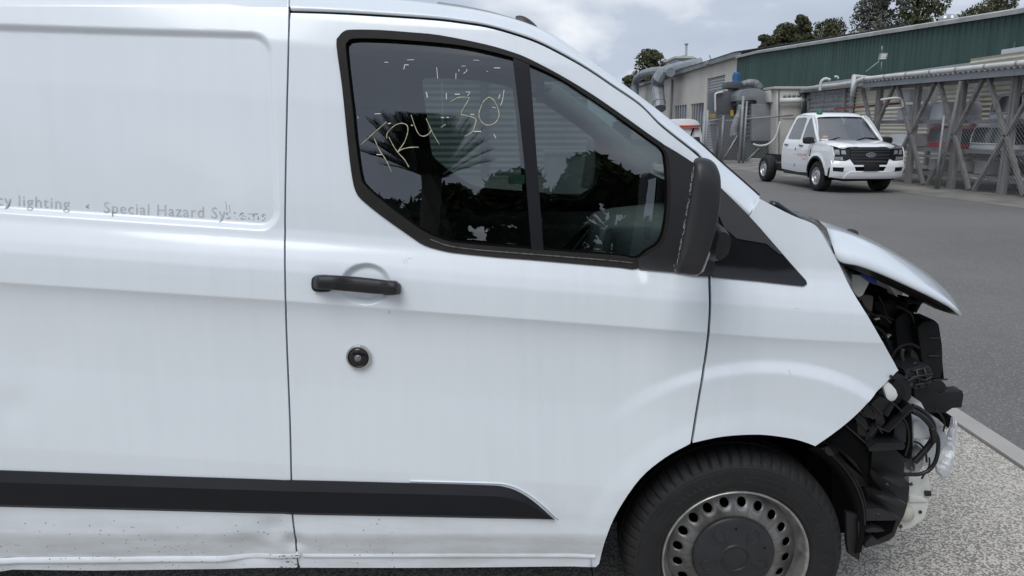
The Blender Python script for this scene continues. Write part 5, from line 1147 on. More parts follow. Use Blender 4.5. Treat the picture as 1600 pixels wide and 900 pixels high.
# ------------------------------------------------------------------ timber storage rack along the fence
RXF = lambda yy: fence_x(yy)+0.25                      # front line of the rack, just inside the fence
rk = empty('storage_rack', (11.2, 18.0, 0.05), 'long weathered timber storage rack with crossed braces under a tin roof', 'rack')
py_ = [22.3, 20.65, 19.0, 17.35, 15.7, 14.05, 12.4]
ZR = 2.74
def tim(a, b, w_, h_, name, m=timber): q = MB(); q.bar(a, b, w_, h_, up=(1,0,0)); return q.obj(name, m, rk)
for k, yy in enumerate(py_):
    x = RXF(yy)
    tim((x+0.10, yy-0.055, 0.05), (x+0.10, yy-0.055, ZR), 0.10, 0.11, 'post'); tim((x+0.10, yy+0.065, 0.05), (x+0.10, yy+0.065, ZR), 0.09, 0.11, 'post')
    tim((x+1.7, yy, 0.05), (x+1.7, yy, ZR+0.1), 0.12, 0.12, 'post', post_galv)
    for sgn in (-1, 1):
        y2 = yy+sgn*0.74; tim((RXF(yy)+0.02, yy+sgn*0.03, 1.42), (RXF(y2)+0.02, y2, ZR-0.02), 0.085, 0.09, 'brace'); tim((RXF(yy)+0.02, yy+sgn*0.04, 1.38), (RXF(y2)+0.02, y2, 0.10), 0.085, 0.09, 'brace')
def along(z, w_, h_, name, m, dx_=0.0, y0=11.5, y1=22.75): return tim((RXF(y0)+dx_, y0, z), (RXF(y1)+dx_, y1, z), w_, h_, name, m)
along(ZR+0.09, 0.20, 0.06, 'fascia_beam', rail_grey, -0.12)
along(ZR-0.04, 0.10, 0.10, 'head_beam', timber, 0.12)
shelf_m = mat('shelf_steel', (0.16,0.165,0.17), 0.6, var=0.2, vscale=3)
for z in (0.42, 1.06, 1.78):
    for d_ in (0.18, 0.95, 1.66): along(z-0.05, 0.10, 0.06, 'shelf_rail', shelf_m, d_)
# roof sheets: corrugated along the run
ya = 11.3; k = 0
while ya < 22.9:
    yb = min(ya+0.86, 22.95); rows = []
    for i in range(24):
        a = ya+(yb-0.01-ya)*i/23; d_ = 0.022*math.sin(i*2*math.pi/4.6); rows.append([(RXF(a)-0.20, a, ZR+0.155+d_), (RXF(a)+0.95, a, ZR+0.29+d_)])
    q = MB(); q.loft(rows); q.obj('roof_sheet', mat('tin_sheet', (0.34,0.35,0.36), 0.5, metal=0.3, var=0.25, vscale=3), rk, smooth=True); ya = yb
for dz_, dxx in ((0.235, -0.26),):
    path = [(RXF(a)+dxx, a, ZR+dz_) for a in np.linspace(11.2, 22.6, 30)]+[(RXF(22.8)+dxx, 22.85, ZR+0.20), (RXF(22.9)+dxx, 23.0, ZR+0.05), (RXF(23)+dxx, 23.05, ZR-0.25)]
    q = MB(); q.tube(path, 0.062, 10); q.obj('pipe', pvc, pp, smooth=True)
    for a in np.arange(11.4, 22.6, 0.92): q = MB(); q.tube([(RXF(a)+dxx, a, ZR+dz_), (RXF(a+0.06)+dxx, a+0.06, ZR+dz_)], 0.068, 10); q.obj('pipe_joint', mat('joint_grey', (0.30,0.30,0.29), 0.6), pp, smooth=True)
zl = PX(1330, 133, 12.5).z
q = MB(); q.tube([(RXF(23)-0.26, 23.05, ZR-0.25), (RXF(23.1)-0.15, 23.3, zl), (11.6, 24.4, zl), (12.4, 29, zl+0.05), (12.6, 33, zl+0.1)], 0.075, 10); q.obj('pipe', pvc, pp, smooth=True)
def arcpipe(pts, r, name='pipe'): q = MB(); q.tube(cat(pts, 5), r, 8); q.obj(name, pvc, pp, smooth=True)
Yp = 27.0
arcpipe([P(1281,142,Yp),P(1283,128,Yp),P(1290,123,Yp),P(1297,125,Yp)], 0.05); arcpipe([P(1304,120,Yp),P(1308,120,Yp),P(1310,123,Yp)], 0.04)
# ------------------------------------------------------------------ ute canopies and other body parts on the shelves
def canopy(yc, zb, Ln, Wd, H, m, label, cat_='canopy', x_off=0.25, taper=0.86, win=True, arch_=False, yaw=0.0):
    x0 = RXF(yc)+x_off; t = empty('truck_canopy', (x0, yc, zb), label, cat_, 'canopies and body parts on the storage rack')
    rows = []; prof = [(0,1.0),(0.06,1.02),(0.12,1.0),(0.55,0.95),(0.86,taper+0.03),(0.95,taper-0.03),(1.0,taper-0.12)]
    for f_, s_ in prof:
        z = zb+H*f_; ly_ = Ln/2*s_; lx_ = Wd/2*(0.5+s_/2); cx = x0+Wd/2
        rows.append([(cx+lx_*math.copysign(abs(math.cos(a))**0.25, math.cos(a)), yc+ly_*math.copysign(abs(math.sin(a))**0.25, math.sin(a)), z) for a in np.linspace(0, 2*math.pi, 40, endpoint=False)])
    q = MB(); q.loft(rows, closed=True); q.cap(rows[-1]); q.obj('shell', m, t, smooth=True, angle=math.radians(35))
    if win:
        for sgn, nm in ((-1, 'side_window'),):
            xw = x0+Wd/2-Wd/2*0.985-0.008; rr_ = []
            for (u, v) in ((-0.40,0.24),(0.40,0.24),(0.41,0.5),(0.36,0.84),(0.30,0.90),(-0.30,0.90),(-0.36,0.84),(-0.41,0.5)):
                kx = float(np.interp(v, [p[0] for p in prof], [0.5+p[1]/2 for p in prof])); rr_.append((x0+Wd/2-Wd/2*kx-0.012, yc+Ln*u*0.95, zb+H*v))
            q = MB(); q.cap(rr_); w_ = q.obj(nm, dark_pane, t); q = MB(); q.tube(rr_, 0.016, 6, closed=True); q.obj('window_frame', m if arch_ else black_plastic, t, smooth=True)
        rr_ = []
        for (u, v) in ((-0.38,0.24),(0.38,0.24),(0.34,0.86),(-0.34,0.86)):
            ky = float(np.interp(v, [p[0] for p in prof], [p[1] for p in prof])); rr_.append((x0+Wd/2+Wd*u, yc-Ln/2*ky-0.012, zb+H*v))
        q = MB(); q.cap(rr_); q.obj('end_window', dark_pane, t)
    return t
silver = mat('canopy_silver', (0.68,0.70,0.72), 0.35, metal=0.3); red_p = mat('canopy_red', (0.34,0.02,0.035), 0.3, coat=0.5); grey_p = mat('canopy_grey', (0.46,0.47,0.49), 0.4); white_p = mat('canopy_white', (0.76,0.77,0.78), 0.35); dkp = mat('canopy_charcoal', (0.07,0.072,0.078), 0.45)
canopy(19.85, 1.06, 1.36, 1.25, 0.56, red_p, 'dark red canopy with a black side window on the middle shelf', arch_=True)
canopy(18.2, 1.06, 1.62, 1.25, 0.60, silver, 'silver canopy with a long open side window on the middle shelf', arch_=True)
canopy(16.2, 1.06, 1.60, 1.25, 0.50, silver, 'silver canopy at the right edge of the middle shelf', arch_=True)
canopy(17.75, 1.78, 1.45, 1.25, 0.60, grey_p, 'grey canopy on the top shelf above the silver one', arch_=True)
canopy(15.9, 1.78, 1.55, 1.25, 0.66, silver, 'silver canopy at the right end of the top shelf', arch_=True)
canopy(20.1, 1.78, 0.66, 1.1, 0.46, grey_p, 'small grey canopy end on the top shelf above the red canopy', win=False)
canopy(21.5, 1.78, 0.62, 1.1, 0.42, grey_p, 'small grey canopy shell on the top shelf behind the pickup', win=False)
canopy(21.6, 1.06, 1.2, 1.2, 0.34, white_p, 'white low canopy behind the pickup on the middle shelf', win=False)
def lid(yc, zb, Ln, Wd, m, label, tilt=0.0, th=0.07, x_off=0.25):
    x0 = RXF(yc)+x_off; t = empty('tonneau_lid', (x0, yc, zb), label, 'truck lid', 'canopies and body parts on the storage rack'); rows = []
    for k, (u, z) in enumerate(((-1,0),(-0.98,0.6),(-0.9,0.95),(-0.4,1.05),(0.4,1.05),(0.9,0.95),(0.98,0.6),(1,0))):
        yy = yc+u*Ln/2; rows.append([(x0+Wd*v, yy, zb+th*z*(1-0.3*abs(2*v-1)**4)+tilt*u) for v in np.linspace(0, 1, 7)])
    q = MB(); q.loft(rows); q.obj('skin', m, t, smooth=True); q = MB(); q.loft([[r[0] for r in rows], [Vector(r[0])+Vector((0,0,-0.05)) for r in rows]]); q.obj('edge', m, t); return t
lid(17.9, 0.84, 1.9, 1.3, dkp, 'charcoal tonneau lid propped on the bottom shelf', 0.02, 0.10); lid(20.0, 0.80, 1.4, 1.3, grey_p, 'grey tonneau lid low on the rack beneath the red canopy', 0, 0.05)
lid(19.2, 0.36, 2.6, 1.3, grey_p, 'long grey lid lying near the ground at the foot of the rack', 0.01, 0.06); lid(16.4, 0.86, 1.5, 1.3, dkp, 'charcoal lid at the right on the bottom shelf', 0, 0.09)
lid(21.6, 0.44, 1.3, 1.2, white_p, 'pale lid low on the rack behind the pickup', 0, 0.07); lid(16.9, 0.40, 1.2, 1.2, white_p, 'pale grey panel leaning at the bottom right of the rack', 0.05, 0.05)
for (yc, zb, a, lab) in ((18.35,1.24,0.22,'white paper notice behind the silver canopy window'),):
    pass
def crate(yc, zb, sx_, sy_, sz_, m, label, x_off=0.5):
    t = empty('parts_box', (RXF(yc)+x_off, yc, zb), label, 'box', 'boxes on the storage rack'); q = MB(); q.box((RXF(yc)+x_off, yc-sy_/2, zb), (RXF(yc)+x_off+sx_, yc+sy_/2, zb+sz_)); q.obj('body', m, t); q = MB(); q.box((RXF(yc)+x_off-0.01, yc-sy_/2-0.01, zb+sz_), (RXF(yc)+x_off+sx_+0.01, yc+sy_/2+0.01, zb+sz_+0.03)); q.obj('rim', m, t)
crate(20.9, 1.57, 0.4, 0.42, 0.14, white_p, 'white box under the top shelf left of the red canopy'); crate(20.35, 0.45, 0.4, 0.30, 0.26, white_p, 'pale box low on the rack below the red canopy'); crate(18.6, 0.45, 0.5, 0.5, 0.30, cream, 'cream panel box low on the rack between the crossed braces'); crate(21.9, 2.30, 0.5, 0.8, 0.30, white_p, 'white box under the roof at the left end of the rack')
crate(19.45, 0.47, 0.5, 0.45, 0.22, cream, 'cream box on the bottom shelf beside a brace')
# red bar and grey tube rails at the left end of the rack
q = MB(); q.bar(P(1304,170,24.6), P(1412,161,22.0), 0.05, 0.06); setp(q.obj('red_bar', mat('primer_red', (0.22,0.05,0.035), 0.6)), 'rusty red steel bar running through the left end of the rack', 'bar')
tube_ = empty('roll_bar', P(1400,160,21.0)[:], 'white bent tube roll bar on the top shelf of the rack', 'roll bar')
q = MB(); q.tube(cat([P(1376,156,21.2),P(1400,153,21.0),P(1409,157,21.0),P(1411,168,21.0)], 5), 0.03, 8); q.obj('hoop', pvc, tube_, smooth=True); q = MB(); q.tube([P(1384,170,21.2), P(1412,168,21.0)], 0.025, 8); q.obj('rail', pvc, tube_, smooth=True)
# ------------------------------------------------------------------ chain-link fence in front of the rack
def chainlink(name, A, B, H, label, posts, z0=0.05, sp=0.07, r=0.0021, rails=(), post_top=None, pr=0.03, cat_='fence'):
    A = Vector(A); B = Vector(B); L_ = (B-A).length; d = (B-A)/L_; t = empty(name, ((A+B)/2)[:2]+(z0,), label, cat_)
    q = MB(); nrm = Vector((-d.y, d.x, 0))
    for sgn in (1, -1):
        k = -H
        while k < L_:
            u0, u1 = k, k+H; h0, h1 = 0.0, H
            if u0 < 0: h0 = -u0; u0 = 0
            if u1 > L_: h1 = H-(u1-L_); u1 = L_
            if sgn > 0: p, q2 = (u0, h0), (u1, h1)
            else: p, q2 = (u0, H-h0), (u1, H-h1)
            a = A+d*p[0]+Vector((0,0,z0+p[1]))+nrm*(0.003*sgn); b = A+d*q2[0]+Vector((0,0,z0+q2[1]))+nrm*(0.003*sgn)
            ax_ = (b-a)
            if ax_.length > 0.02:
                ax_.normalize(); s1 = ax_.cross(nrm).normalized()*r; s2 = nrm*r
                q.add([a+s1, a-s1*0.5+s2, a-s1*0.5-s2, b+s1, b-s1*0.5+s2, b-s1*0.5-s2], [(0,1,4,3),(1,2,5,4),(2,0,3,5)])
            k += sp*1.41
    q.obj('wire_mesh', wire, t, kind='stuff')
    for u in posts: p = A+d*u; q = MB(); q.tube([p+Vector((0,0,0)), p+Vector((0,0,(post_top or H)+z0))], pr, 8); q.obj('post', post_galv, t, smooth=True)
    for z in rails: q = MB(); q.tube([A+Vector((0,0,z)), B+Vector((0,0,z))], 0.022, 8); q.obj('rail', post_galv, t, smooth=True)
    return t
fa_, fb_ = (fence_x(11.0)-0.02, 11.0, 0), (fence_x(23.4)-0.02, 23.4, 0)
cf = chainlink('chain_link_fence', fa_, fb_, 1.82, 'chain link fence in front of the timber storage rack', [0.3, 4.75, 8.1, 12.0], z0=0.06)
q = MB(); q.tube([(fence_x(15.9)-0.05, 15.95, 0.05), (fence_x(15.7)-0.02, 15.55, 1.95)], 0.028, 8); q.obj('post', post_galv, cf, smooth=True)
q = MB(); q.tube([(fence_x(18.6)-0.05, 18.95, 0.05), (fence_x(18.6)+0.05, 18.72, 2.7)], 0.04, 8); q.obj('post', timber, cf, smooth=True)
# gate line across the end of the yard
ga_, gb_ = PG(1098, 257), PG(1300, 257.5)
yg = 32.6; ga_ = Vector((8.45, yg, 0)); gb_ = Vector((12.9, yg, 0))
gx = lambda px: (px-800)/FPX*(yg*CT+0.1)
gt = chainlink('gate_fence', ga_, gb_, 2.0, 'galvanised chain link gate across the end of the yard', [], z0=0.08, sp=0.10, r=0.0034, cat_='gate')
for px, top, r_, m in ((1157,150,0.06,post_galv),(1163,158,0.045,post_galv),(1103,172,0.05,rail_grey),(1121,196,0.05,dk_grey),(1128,180,0.055,mid_grey),(1099,180,0.06,rail_grey)):
    q = MB(); x = gx(px); q.tube([(x, yg-0.05, 0), (x, yg-0.05, P(px, top, yg).z)], r_, 8); q.obj('gate_post', m, gt, smooth=True)
for (a, b, c, d) in ((1163,186,1240,180),(1163,255,1236,254),(1098,190,1128,186),(1128,254,1152,212),(1166,252,1186,232),(1099,193,1121,193)):
    q = MB(); q.tube([P(a,b,yg-0.05), P(c,d,yg-0.05)], 0.035, 6); q.obj('gate_rail', post_galv, gt, smooth=True)
# ------------------------------------------------------------------ extraction plant behind the gate
YD = 35.5
def bx(name, px0, px1, py0, py1, Y, depth, m, parent, bev=0.02):
    return solid(name, [P(px0,py1,Y), P(px1,py1,Y), P(px1,py0,Y), P(px0,py0,Y)], (0,depth,0), m, parent, bevel=bev)
dc = empty('dust_collector', P(1135,250,YD)[:2]+(0,), 'dark grey dust collector with a blue motor on top beside the roller door', 'dust collector')
bx('cabinet', 1119, 1151, 142, 187, YD, 1.6, dk_grey, dc, 0.04)
solid('hopper', [P(1128,254,YD), P(1152,254,YD), P(1156,188,YD), P(1120,188,YD)], (0,1.4,0), dk_grey, dc, bevel=0.03)
bx('fan_head', 1137, 1160, 127.5, 138, YD-0.1, 1.0, dk_grey, dc, 0.05); bx('fan_neck', 1143, 1154, 137, 143, YD+0.1, 0.6, dk_grey, dc, 0.02)
c_ = P(1150,128,YD+0.3); q = MB(); q.lathe([(0.0,0.44),(0.13,0.44),(0.15,0.40),(0.15,0.34),(0.165,0.33),(0.165,0.06),(0.20,0.04),(0.20,0.0)], c_, (0,0,1), 18); q.obj('motor', mat('motor_blue', (0.035,0.13,0.28), 0.45), dc, smooth=True, angle=math.radians(35))
for k in range(8): a = k*math.pi/4; q = MB(); q.bar(c_+Vector((0.17*math.cos(a),0.17*math.sin(a),0.08)), c_+Vector((0.17*math.cos(a),0.17*math.sin(a),0.32)), 0.03, 0.03); q.obj('motor_fin', MAT['motor_blue'], dc)
q = MB(); q.cap([P(1141.5,172,YD-0.02),P(1146,172,YD-0.02),P(1146,181,YD-0.02),P(1141.5,181,YD-0.02)]); q.obj('warning_label', mat('label_yellow', (0.75,0.50,0.02), 0.6), dc)
for b0 in (146, 161): bx('cylinder_port', 1146.5, 1151.5, b0, b0+4, YD-0.12, 0.12, mid_grey, dc, 0.02)
q = MB(); q.tube(cat([P(1118,176,YD-0.1),P(1117.5,152,YD-0.1),P(1119,146,YD-0.1),P(1130,143.5,YD-0.1)], 4), 0.045, 8); q.obj('conduit', pvc, dc, smooth=True)
bx('yellow_valve', 1106, 1119, 178, 185, YD-0.4, 0.3, mat('valve_yellow', (0.36,0.27,0.03), 0.6, col2=(0.16,0.12,0.03), vscale=5), dc, 0.03)
# ducts of the fan
ex = empty('extraction_duct', P(1185,250,YD-1)[:2]+(0,), 'grey sheet-metal extraction duct with a broad elbow behind the gate', 'duct')
def elbow(name, pts, r, m, parent, Y, seg=16, joint=True):
    path = [P(a, b, Y) for a, b in cat(pts, 4)]; q = MB(); q.tube(path, r, seg); o = q.obj(name, m, parent, smooth=True)
    if joint:
        rr_ = r if hasattr(r, '__len__') else [r]*len(path)
        for i in range(2, len(path)-1, 4): q = MB(); q.tube([path[i], path[i]+(path[i+1]-path[i]).normalized()*0.05], rr_[i]*1.06, seg); q.obj('seam', m, o, smooth=True)
    return o
elbow('fan_outlet', [(1160,132),(1170,129.5),(1180,131),(1187,139)], [0.15]*4+[0.17]*4+[0.2]*4+[0.23], mid_grey, ex, YD-0.4)
solid('elbow_hood', [P(a, b, YD-1.2) for a, b in cat([(1152,158),(1153,149),(1158,142),(1166,139),(1180,138),(1192,141),(1200,148),(1204,158)], 3)+[(1207,163),(1182,163),(1183,158),(1178,156.5),(1164,157)]], (0,1.1,0), mid_grey, ex, bevel=0.04)
bx('filter_casing', 1174.5, 1208.5, 162.5, 220, YD-1.25, 1.3, mid_grey, ex, 0.03)
for k in range(9): bx('finned_bank', 1163.5, 1174, 160+k*6.3, 164+k*6.3, YD-1.0, 0.8, dk_grey, ex, 0.02)
elbow('flexible_hose', [(1158,164),(1155,176),(1150,190),(1146,204),(1147,213)], [0.12]*6+[0.15]*8+[0.17]*3, mid_grey, ex, YD-1.4)
bx('bin', 1163, 1211, 221, 252, YD-1.0, 1.0, mat('bin_green', (0.045,0.06,0.058), 0.6, var=0.2, vscale=3), ex, 0.04)
bx('plinth', 1175, 1190, 248, 255, YD-1.6, 0.6, concrete, ex, 0.02)
# cream plant housing with pipes
ch_ = empty('plant_housing', P(1235,240,YD-2)[:2]+(0,), 'cream steel plant housing with a white pipe across its face', 'housing')
bx('casing', 1213, 1266, 137.5, 250, YD-2.0, 2.5, cream, ch_, 0.05); bx('lid', 1210, 1266.5, 135, 139, YD-2.1, 2.6, cream, ch_, 0.03); bx('side_tank', 1201, 1213, 141, 160, YD-1.6, 0.8, cream, ch_, 0.08)
q = MB(); q.tube([P(1219,157.5,YD-2.25), P(1281,155.5,YD-2.25)], 0.115, 12); q.obj('pipe', pvc, ch_, smooth=True)
for k in range(5): c_ = P(1226+k*7.2, 150.5-k*0.4, YD-2.02); q = MB(); q.lathe([(0.0,0.10),(0.05,0.10),(0.07,0.05),(0.07,0.0)], c_, (0,-1,0), 10); q.obj('valve', mid_grey, ch_, smooth=True)
for (a, b0, b1, r_, m) in ((1257,143,178,0.07,dk_grey),(1253,150,178,0.05,mid_grey),(1263,148,178,0.06,pvc)): q = MB(); q.tube([P(a,b0,YD-2.3), P(a,b1,YD-2.3)], r_, 8); q.obj('stack_pipe', m, ch_, smooth=True)
bx('inspection_panel', 1222, 1252, 165, 185, YD-2.04, 0.05, beige2, ch_, 0.01)
for a in (1216.5, 1217.8): q = MB(); q.bar(P(a,140,YD-2.03), P(a,245,YD-2.03), 0.02, 0.02); q.obj('panel_joint', mid_grey, ch_)
q = MB(); q.tube(cat([P(1177,225,YD-3.2),P(1186,227.5,YD-3.2),P(1198,226,YD-3.2),P(1208,219,YD-3.2),P(1214,208,YD-3.2),P(1219,190,YD-3.2)], 5), 0.04, 8); q.obj('hanging_hose', pvc, ch_, smooth=True)
# ------------------------------------------------------------------ big ducts over the workshop eave, chimney, roof box
XD = WX-1.2
def roofduct(name, pts, r, label, X, m=mat('duct_zinc', (0.27,0.29,0.31), 0.5, metal=0.4, var=0.2, vscale=1.2)):
    path = [PX(p_[0], p_[1], p_[2] if X is None else X) for p_ in cat(pts, 5)]; t = empty(name, path[-1][:2]+(0,), label, 'duct'); q = MB(); q.tube(path, r, 10); q.obj('pipe', m, t)
    for i in range(3, len(path)-1, 5): q = MB(); q.tube([path[i], path[i]+(path[i+1]-path[i]).normalized()*0.10], r*1.07, 14); q.obj('seam', m, t, smooth=True)
    return t
roofduct('roof_duct', [(1048,113),(1030,111),(1012,113.5),(1001,118),(994,126),(992.5,138),(992.5,165)], 0.38, 'galvanised round duct bending down at the far end of the workshop', XD)
roofduct('roof_duct', [(1096,99,WX+2.6),(1075,103,WX+1.4),(1054,108,WX),(1041,112,WX-0.9),(1031,119,XD-0.6),(1027,130,XD-0.6),(1028,142,XD-0.6),(1031,170,XD-0.6)], 0.52, 'galvanised duct bending down over the near workshop eave', None)

p = PX(1072.5, 96, WX+3); chm = empty('chimney_pipe', p, 'thin metal chimney pipe standing on the workshop roof', 'chimney'); q = MB(); q.tube([p+Vector((0,0,-1.5)), PX(1072.5, 70, WX+3)], 0.11, 10); q.obj('pipe', galv_dull, chm, smooth=True); q = MB(); q.lathe([(0.0,0.12),(0.18,0.10),(0.2,0.0),(0.12,-0.05)], PX(1072.5, 69.5, WX+3), (0,0,1), 12); q.obj('cowl', galv_dull, chm, smooth=True)
p0, p1 = PX(1041,104,WX+2), PX(1057,91,WX+2); rb = empty('roof_box', p0, 'small pale box with a flat cap on the workshop roof', 'vent'); q = MB(); q.box((WX+2, p1.y, p0.z-1.5), (WX+3.4, p0.y, p1.z)); q.obj('body', galv_dull, rb); q = MB(); q.box((WX+1.8, p1.y-0.3, p1.z), (WX+3.6, p0.y+0.3, p1.z+0.18)); q.obj('cap', cream, rb)
# ------------------------------------------------------------------ floodlight on a bracket above the rack
fy = 24.0; fl = empty('floodlight', P(1380,118,fy), 'square floodlight on a thin bracket against the green wall', 'floodlight')
solid('lamp_housing', [P(1374,94,fy), P(1385.5,93,fy), P(1388,83,fy), P(1377,82.5,fy)], (0,0.12,0), galv_dull, fl, bevel=0.02); solid('lens', [P(1376,90,fy-0.012), P(1384,89.5,fy-0.012), P(1386,84.5,fy-0.012), P(1378.5,84,fy-0.012)], (0,0.01,0), mat('lens_pale', (0.62,0.64,0.66), 0.3), fl)
solid('reflector', [P(1375.5,92.5,fy-0.014), P(1384,92,fy-0.014), P(1384.5,90,fy-0.014), P(1376,90.3,fy-0.014)], (0,0.012,0), white_plastic, fl)
for a, b, c, d in ((1378,72,1378,83),(1377.5,93,1377,112),(1376,94,1353,112)): q = MB(); q.tube([P(a,b,fy+0.05), P(c,d,fy+0.05)], 0.018, 6); q.obj('bracket', galv_dull, fl, smooth=True)
# ------------------------------------------------------------------ white van parked behind the fence
vv = empty('parked_van', PG(1075, 258)[:], 'white van with an orange ladder rack half hidden beyond the windscreen pillar', 'van'); YV = 38.0
pts = cat([(1040,200),(1046,190),(1056,186),(1080,186),(1090,189),(1094,196),(1097,212),(1099,232),(1098,250),(1040,250)], 2)
solid('body', [P(a, b, YV) for a, b in pts], (0,1.9,0), truck_white, vv, bevel=0.06)
solid('rear_window', [P(1084,214,YV-0.02), P(1093,214,YV-0.02), P(1095,224,YV-0.02), P(1084,224,YV-0.02)], (0,0.03,0), dark_pane, vv)
orr = mat('rack_orange', (0.62,0.10,0.05), 0.5)
for a, b, c, d, r_ in ((1062,197,1094,196.5,0.045),(1064,199,1092,200,0.035)): q = MB(); q.tube([P(a,b,YV-0.1), P(c,d,YV-0.1)], r_, 8); q.obj('ladder_rail', orr, vv, smooth=True)
q = MB(); q.tube([P(1084,200,YV-0.12), P(1079,213,YV-0.12)], 0.04, 6); q.obj('wiper', void_black, vv, smooth=True)
for a in (1050, 1088): q = MB(); q.lathe([(0.0,0.0),(0.2,0.0),(0.22,0.02),(0.33,0.02),(0.34,-0.2)], P(a,250,YV)*1.0, (0,-1,0), 20); q.obj('wheel', tyre_rubber, vv, smooth=True)
# ------------------------------------------------------------------ sheds seen through the cab
sh = empty('grey_shed', (-3.5, 24, 0), 'grey corrugated shed seen through the van windows', 'shed')
def corr_front(y, x0, x1, z0, z1, pitch, m, parent, amp=0.03):
    n = int((z1-z0)/pitch*6); rows = []
    for i in range(n+1):
        z = z0+(z1-z0)*i/n; rows.append([(x0, y+amp*math.sin(2*math.pi*(z-z0)/pitch), z), (x1, y+amp*math.sin(2*math.pi*(z-z0)/pitch), z)])
    q = MB(); q.loft(rows); return q.obj('corrugated_sheet', m, parent, smooth=True)
for x0 in np.arange(-16, 2.4, 2.3): corr_front(24.0, x0, min(x0+2.29, 2.6), 0, 3.3, 0.19, mat('shed_iron', (0.20,0.21,0.22), 0.7, var=0.15, vscale=1), sh, 0.02)
q = MB(); q.box((-16.2, 23.8, 3.3), (2.7, 30, 3.45)); q.obj('roof', roof_grey, sh)
for x0 in (-13,-9,-5,-1): q = MB(); q.box((x0, 23.85, 0), (x0+0.2, 23.97, 3.3)); q.obj('post', dk_grey, sh)
bm_ = empty('bin_row', (1.5, 17, 0), 'grey steel bins in the yard seen through the windscreen', 'bin')
for k in range(1): q = MB(); q.box((0.8,17,0.1),(2.2,18.2,1.0)); q.obj('body', mid_grey, bm_); q = MB(); q.box((0.75,16.95,1.0),(2.25,18.25,1.06)); q.obj('lid', mid_grey, bm_)

# ------------------------------------------------------------------ vegetation
leaf_dark = mat('leaf_dark', (0.062,0.074,0.038), 0.75, col2=(0.12,0.12,0.062), vscale=0.8, spec=0.2); leaf_grey = mat('leaf_greygreen', (0.12,0.13,0.10), 0.75, col2=(0.17,0.175,0.135), vscale=0.8, spec=0.2)
leaf_mid = mat('leaf_mid', (0.022,0.036,0.014), 0.75, col2=(0.045,0.06,0.022), vscale=0.9, spec=0.2); bark = mat('bark', (0.06,0.048,0.038), 0.9, var=0.3, vscale=3)
def leaves(cents, rad, n, size, name, m, parent, flat=0.7):
    C_ = np.array(cents); R_ = np.array(rad); per = np.maximum((n*R_**2/np.sum(R_**2)).astype(int), 20); V = []
    for c, r, k in zip(C_, R_, per):
        d = RNG.normal(size=(k,3)); d /= np.linalg.norm(d, axis=1)[:,None]; rr_ = r*RNG.uniform(0.45, 1.05, (k,1))**0.6; p = c+d*rr_*np.array([1,1,flat])
        a = RNG.normal(size=(k,3)); a /= np.linalg.norm(a, axis=1)[:,None]; b = RNG.normal(size=(k,3)); b -= a*np.sum(a*b, 1)[:,None]; b /= np.linalg.norm(b, axis=1)[:,None]
        s_ = size*RNG.uniform(0.6, 1.5, (k,1)); V.append(np.stack([p-a*s_, p+b*s_*0.45, p+a*s_, p-b*s_*0.45], 1).reshape(-1,3))
    V = np.concatenate(V); F = np.arange(len(V)).reshape(-1,4); return mk(name, V, F, m, parent, kind=None)
def tree(base, top, width, label, m, n=5000, size=0.22, clumps=26, low=0.35, shape='round', name='tree', group=None, seed=0):
    rg = np.random.default_rng(seed); base = Vector(base); H = top-base.z; t = empty(name, base, label, 'tree', group); cs = []; rs = []; q = MB()
    q.tube([base, base+Vector((0.02*H*rg.normal(),0.02*H,0.35*H)), base+Vector((0.03*H*rg.normal(),0,0.7*H)), base+Vector((0,0,0.93*H))], [0.035*H,0.028*H,0.016*H,0.006*H], 8)
    for k in range(clumps):
        f_ = low+(1-low)*(k+0.5)/clumps
        prof = math.sin(math.pi*min(1, 0.15+0.85*(f_-low)/(1-low)))**0.6 if shape == 'round' else (1-0.75*((f_-low)/(1-low))**2.5) if shape == 'pine' else (1.05-(f_-low)/(1-low))*0.95
        a = rg.uniform(0, 2*math.pi); r = width/2*prof*rg.uniform(0.45, 0.95); c = base+Vector((r*math.cos(a), r*math.sin(a), H*f_*0.97)); cr_ = width*rg.uniform(0.10, 0.19)
        cs.append(c[:]); rs.append(cr_); q.tube([base+Vector((0,0,H*(f_-0.14))), base+Vector((r*0.5*math.cos(a), r*0.5*math.sin(a), H*(f_-0.05))), c], [0.010*H,0.006*H,0.002*H], 5)
    q.obj('trunk', bark, t, smooth=True); leaves(cs, rs, n, size, 'crown', m, t, 0.62); return t
# trees beyond the roofs: placed by column, top row and distance
def far_tree(px, top, Y, wpx, label, m, seed, shape='pine', low=0.35, n=8000, size=0.30, clumps=44):
    p = P(px, top, Y); tree((p.x, Y, 0), p.z, 1.3*wpx*Y/FPX, label, m, int(n*1.1), size*0.58, int(clumps*1.5), low, shape, 'pine_tree', 'trees beyond the workshop roofs', seed)
far_tree(1020, 78, 95, 62, 'dark pine behind the galvanised roof ducts', leaf_dark, 3, low=0.2, n=6500, size=0.32)
far_tree(985, 118, 92, 40, 'low dark tree at the left just above the windscreen pillar', leaf_dark, 5, low=0.1)
far_tree(1063, 88, 100, 34, 'dark tree showing behind the small roof box', leaf_dark, 4); far_tree(1086, 90, 102, 26, 'small dark tree right of the chimney pipe', leaf_dark, 6)
far_tree(1196, 51, 70, 26, 'small pine at the left of the roofline clump', leaf_dark, 8, low=0.5, size=0.24); far_tree(1228, 34, 72, 40, 'pine with loose tiers next to the tall one', leaf_dark, 9, low=0.45, size=0.24); far_tree(1254, 20, 74, 34, 'tall narrow pine in the middle of the roofline clump', leaf_dark, 10, low=0.45, size=0.24)
far_tree(1298, 30, 73, 66, 'broad flat-topped pine at the right of the roofline clump', leaf_dark, 12, low=0.5, n=7000, size=0.24)
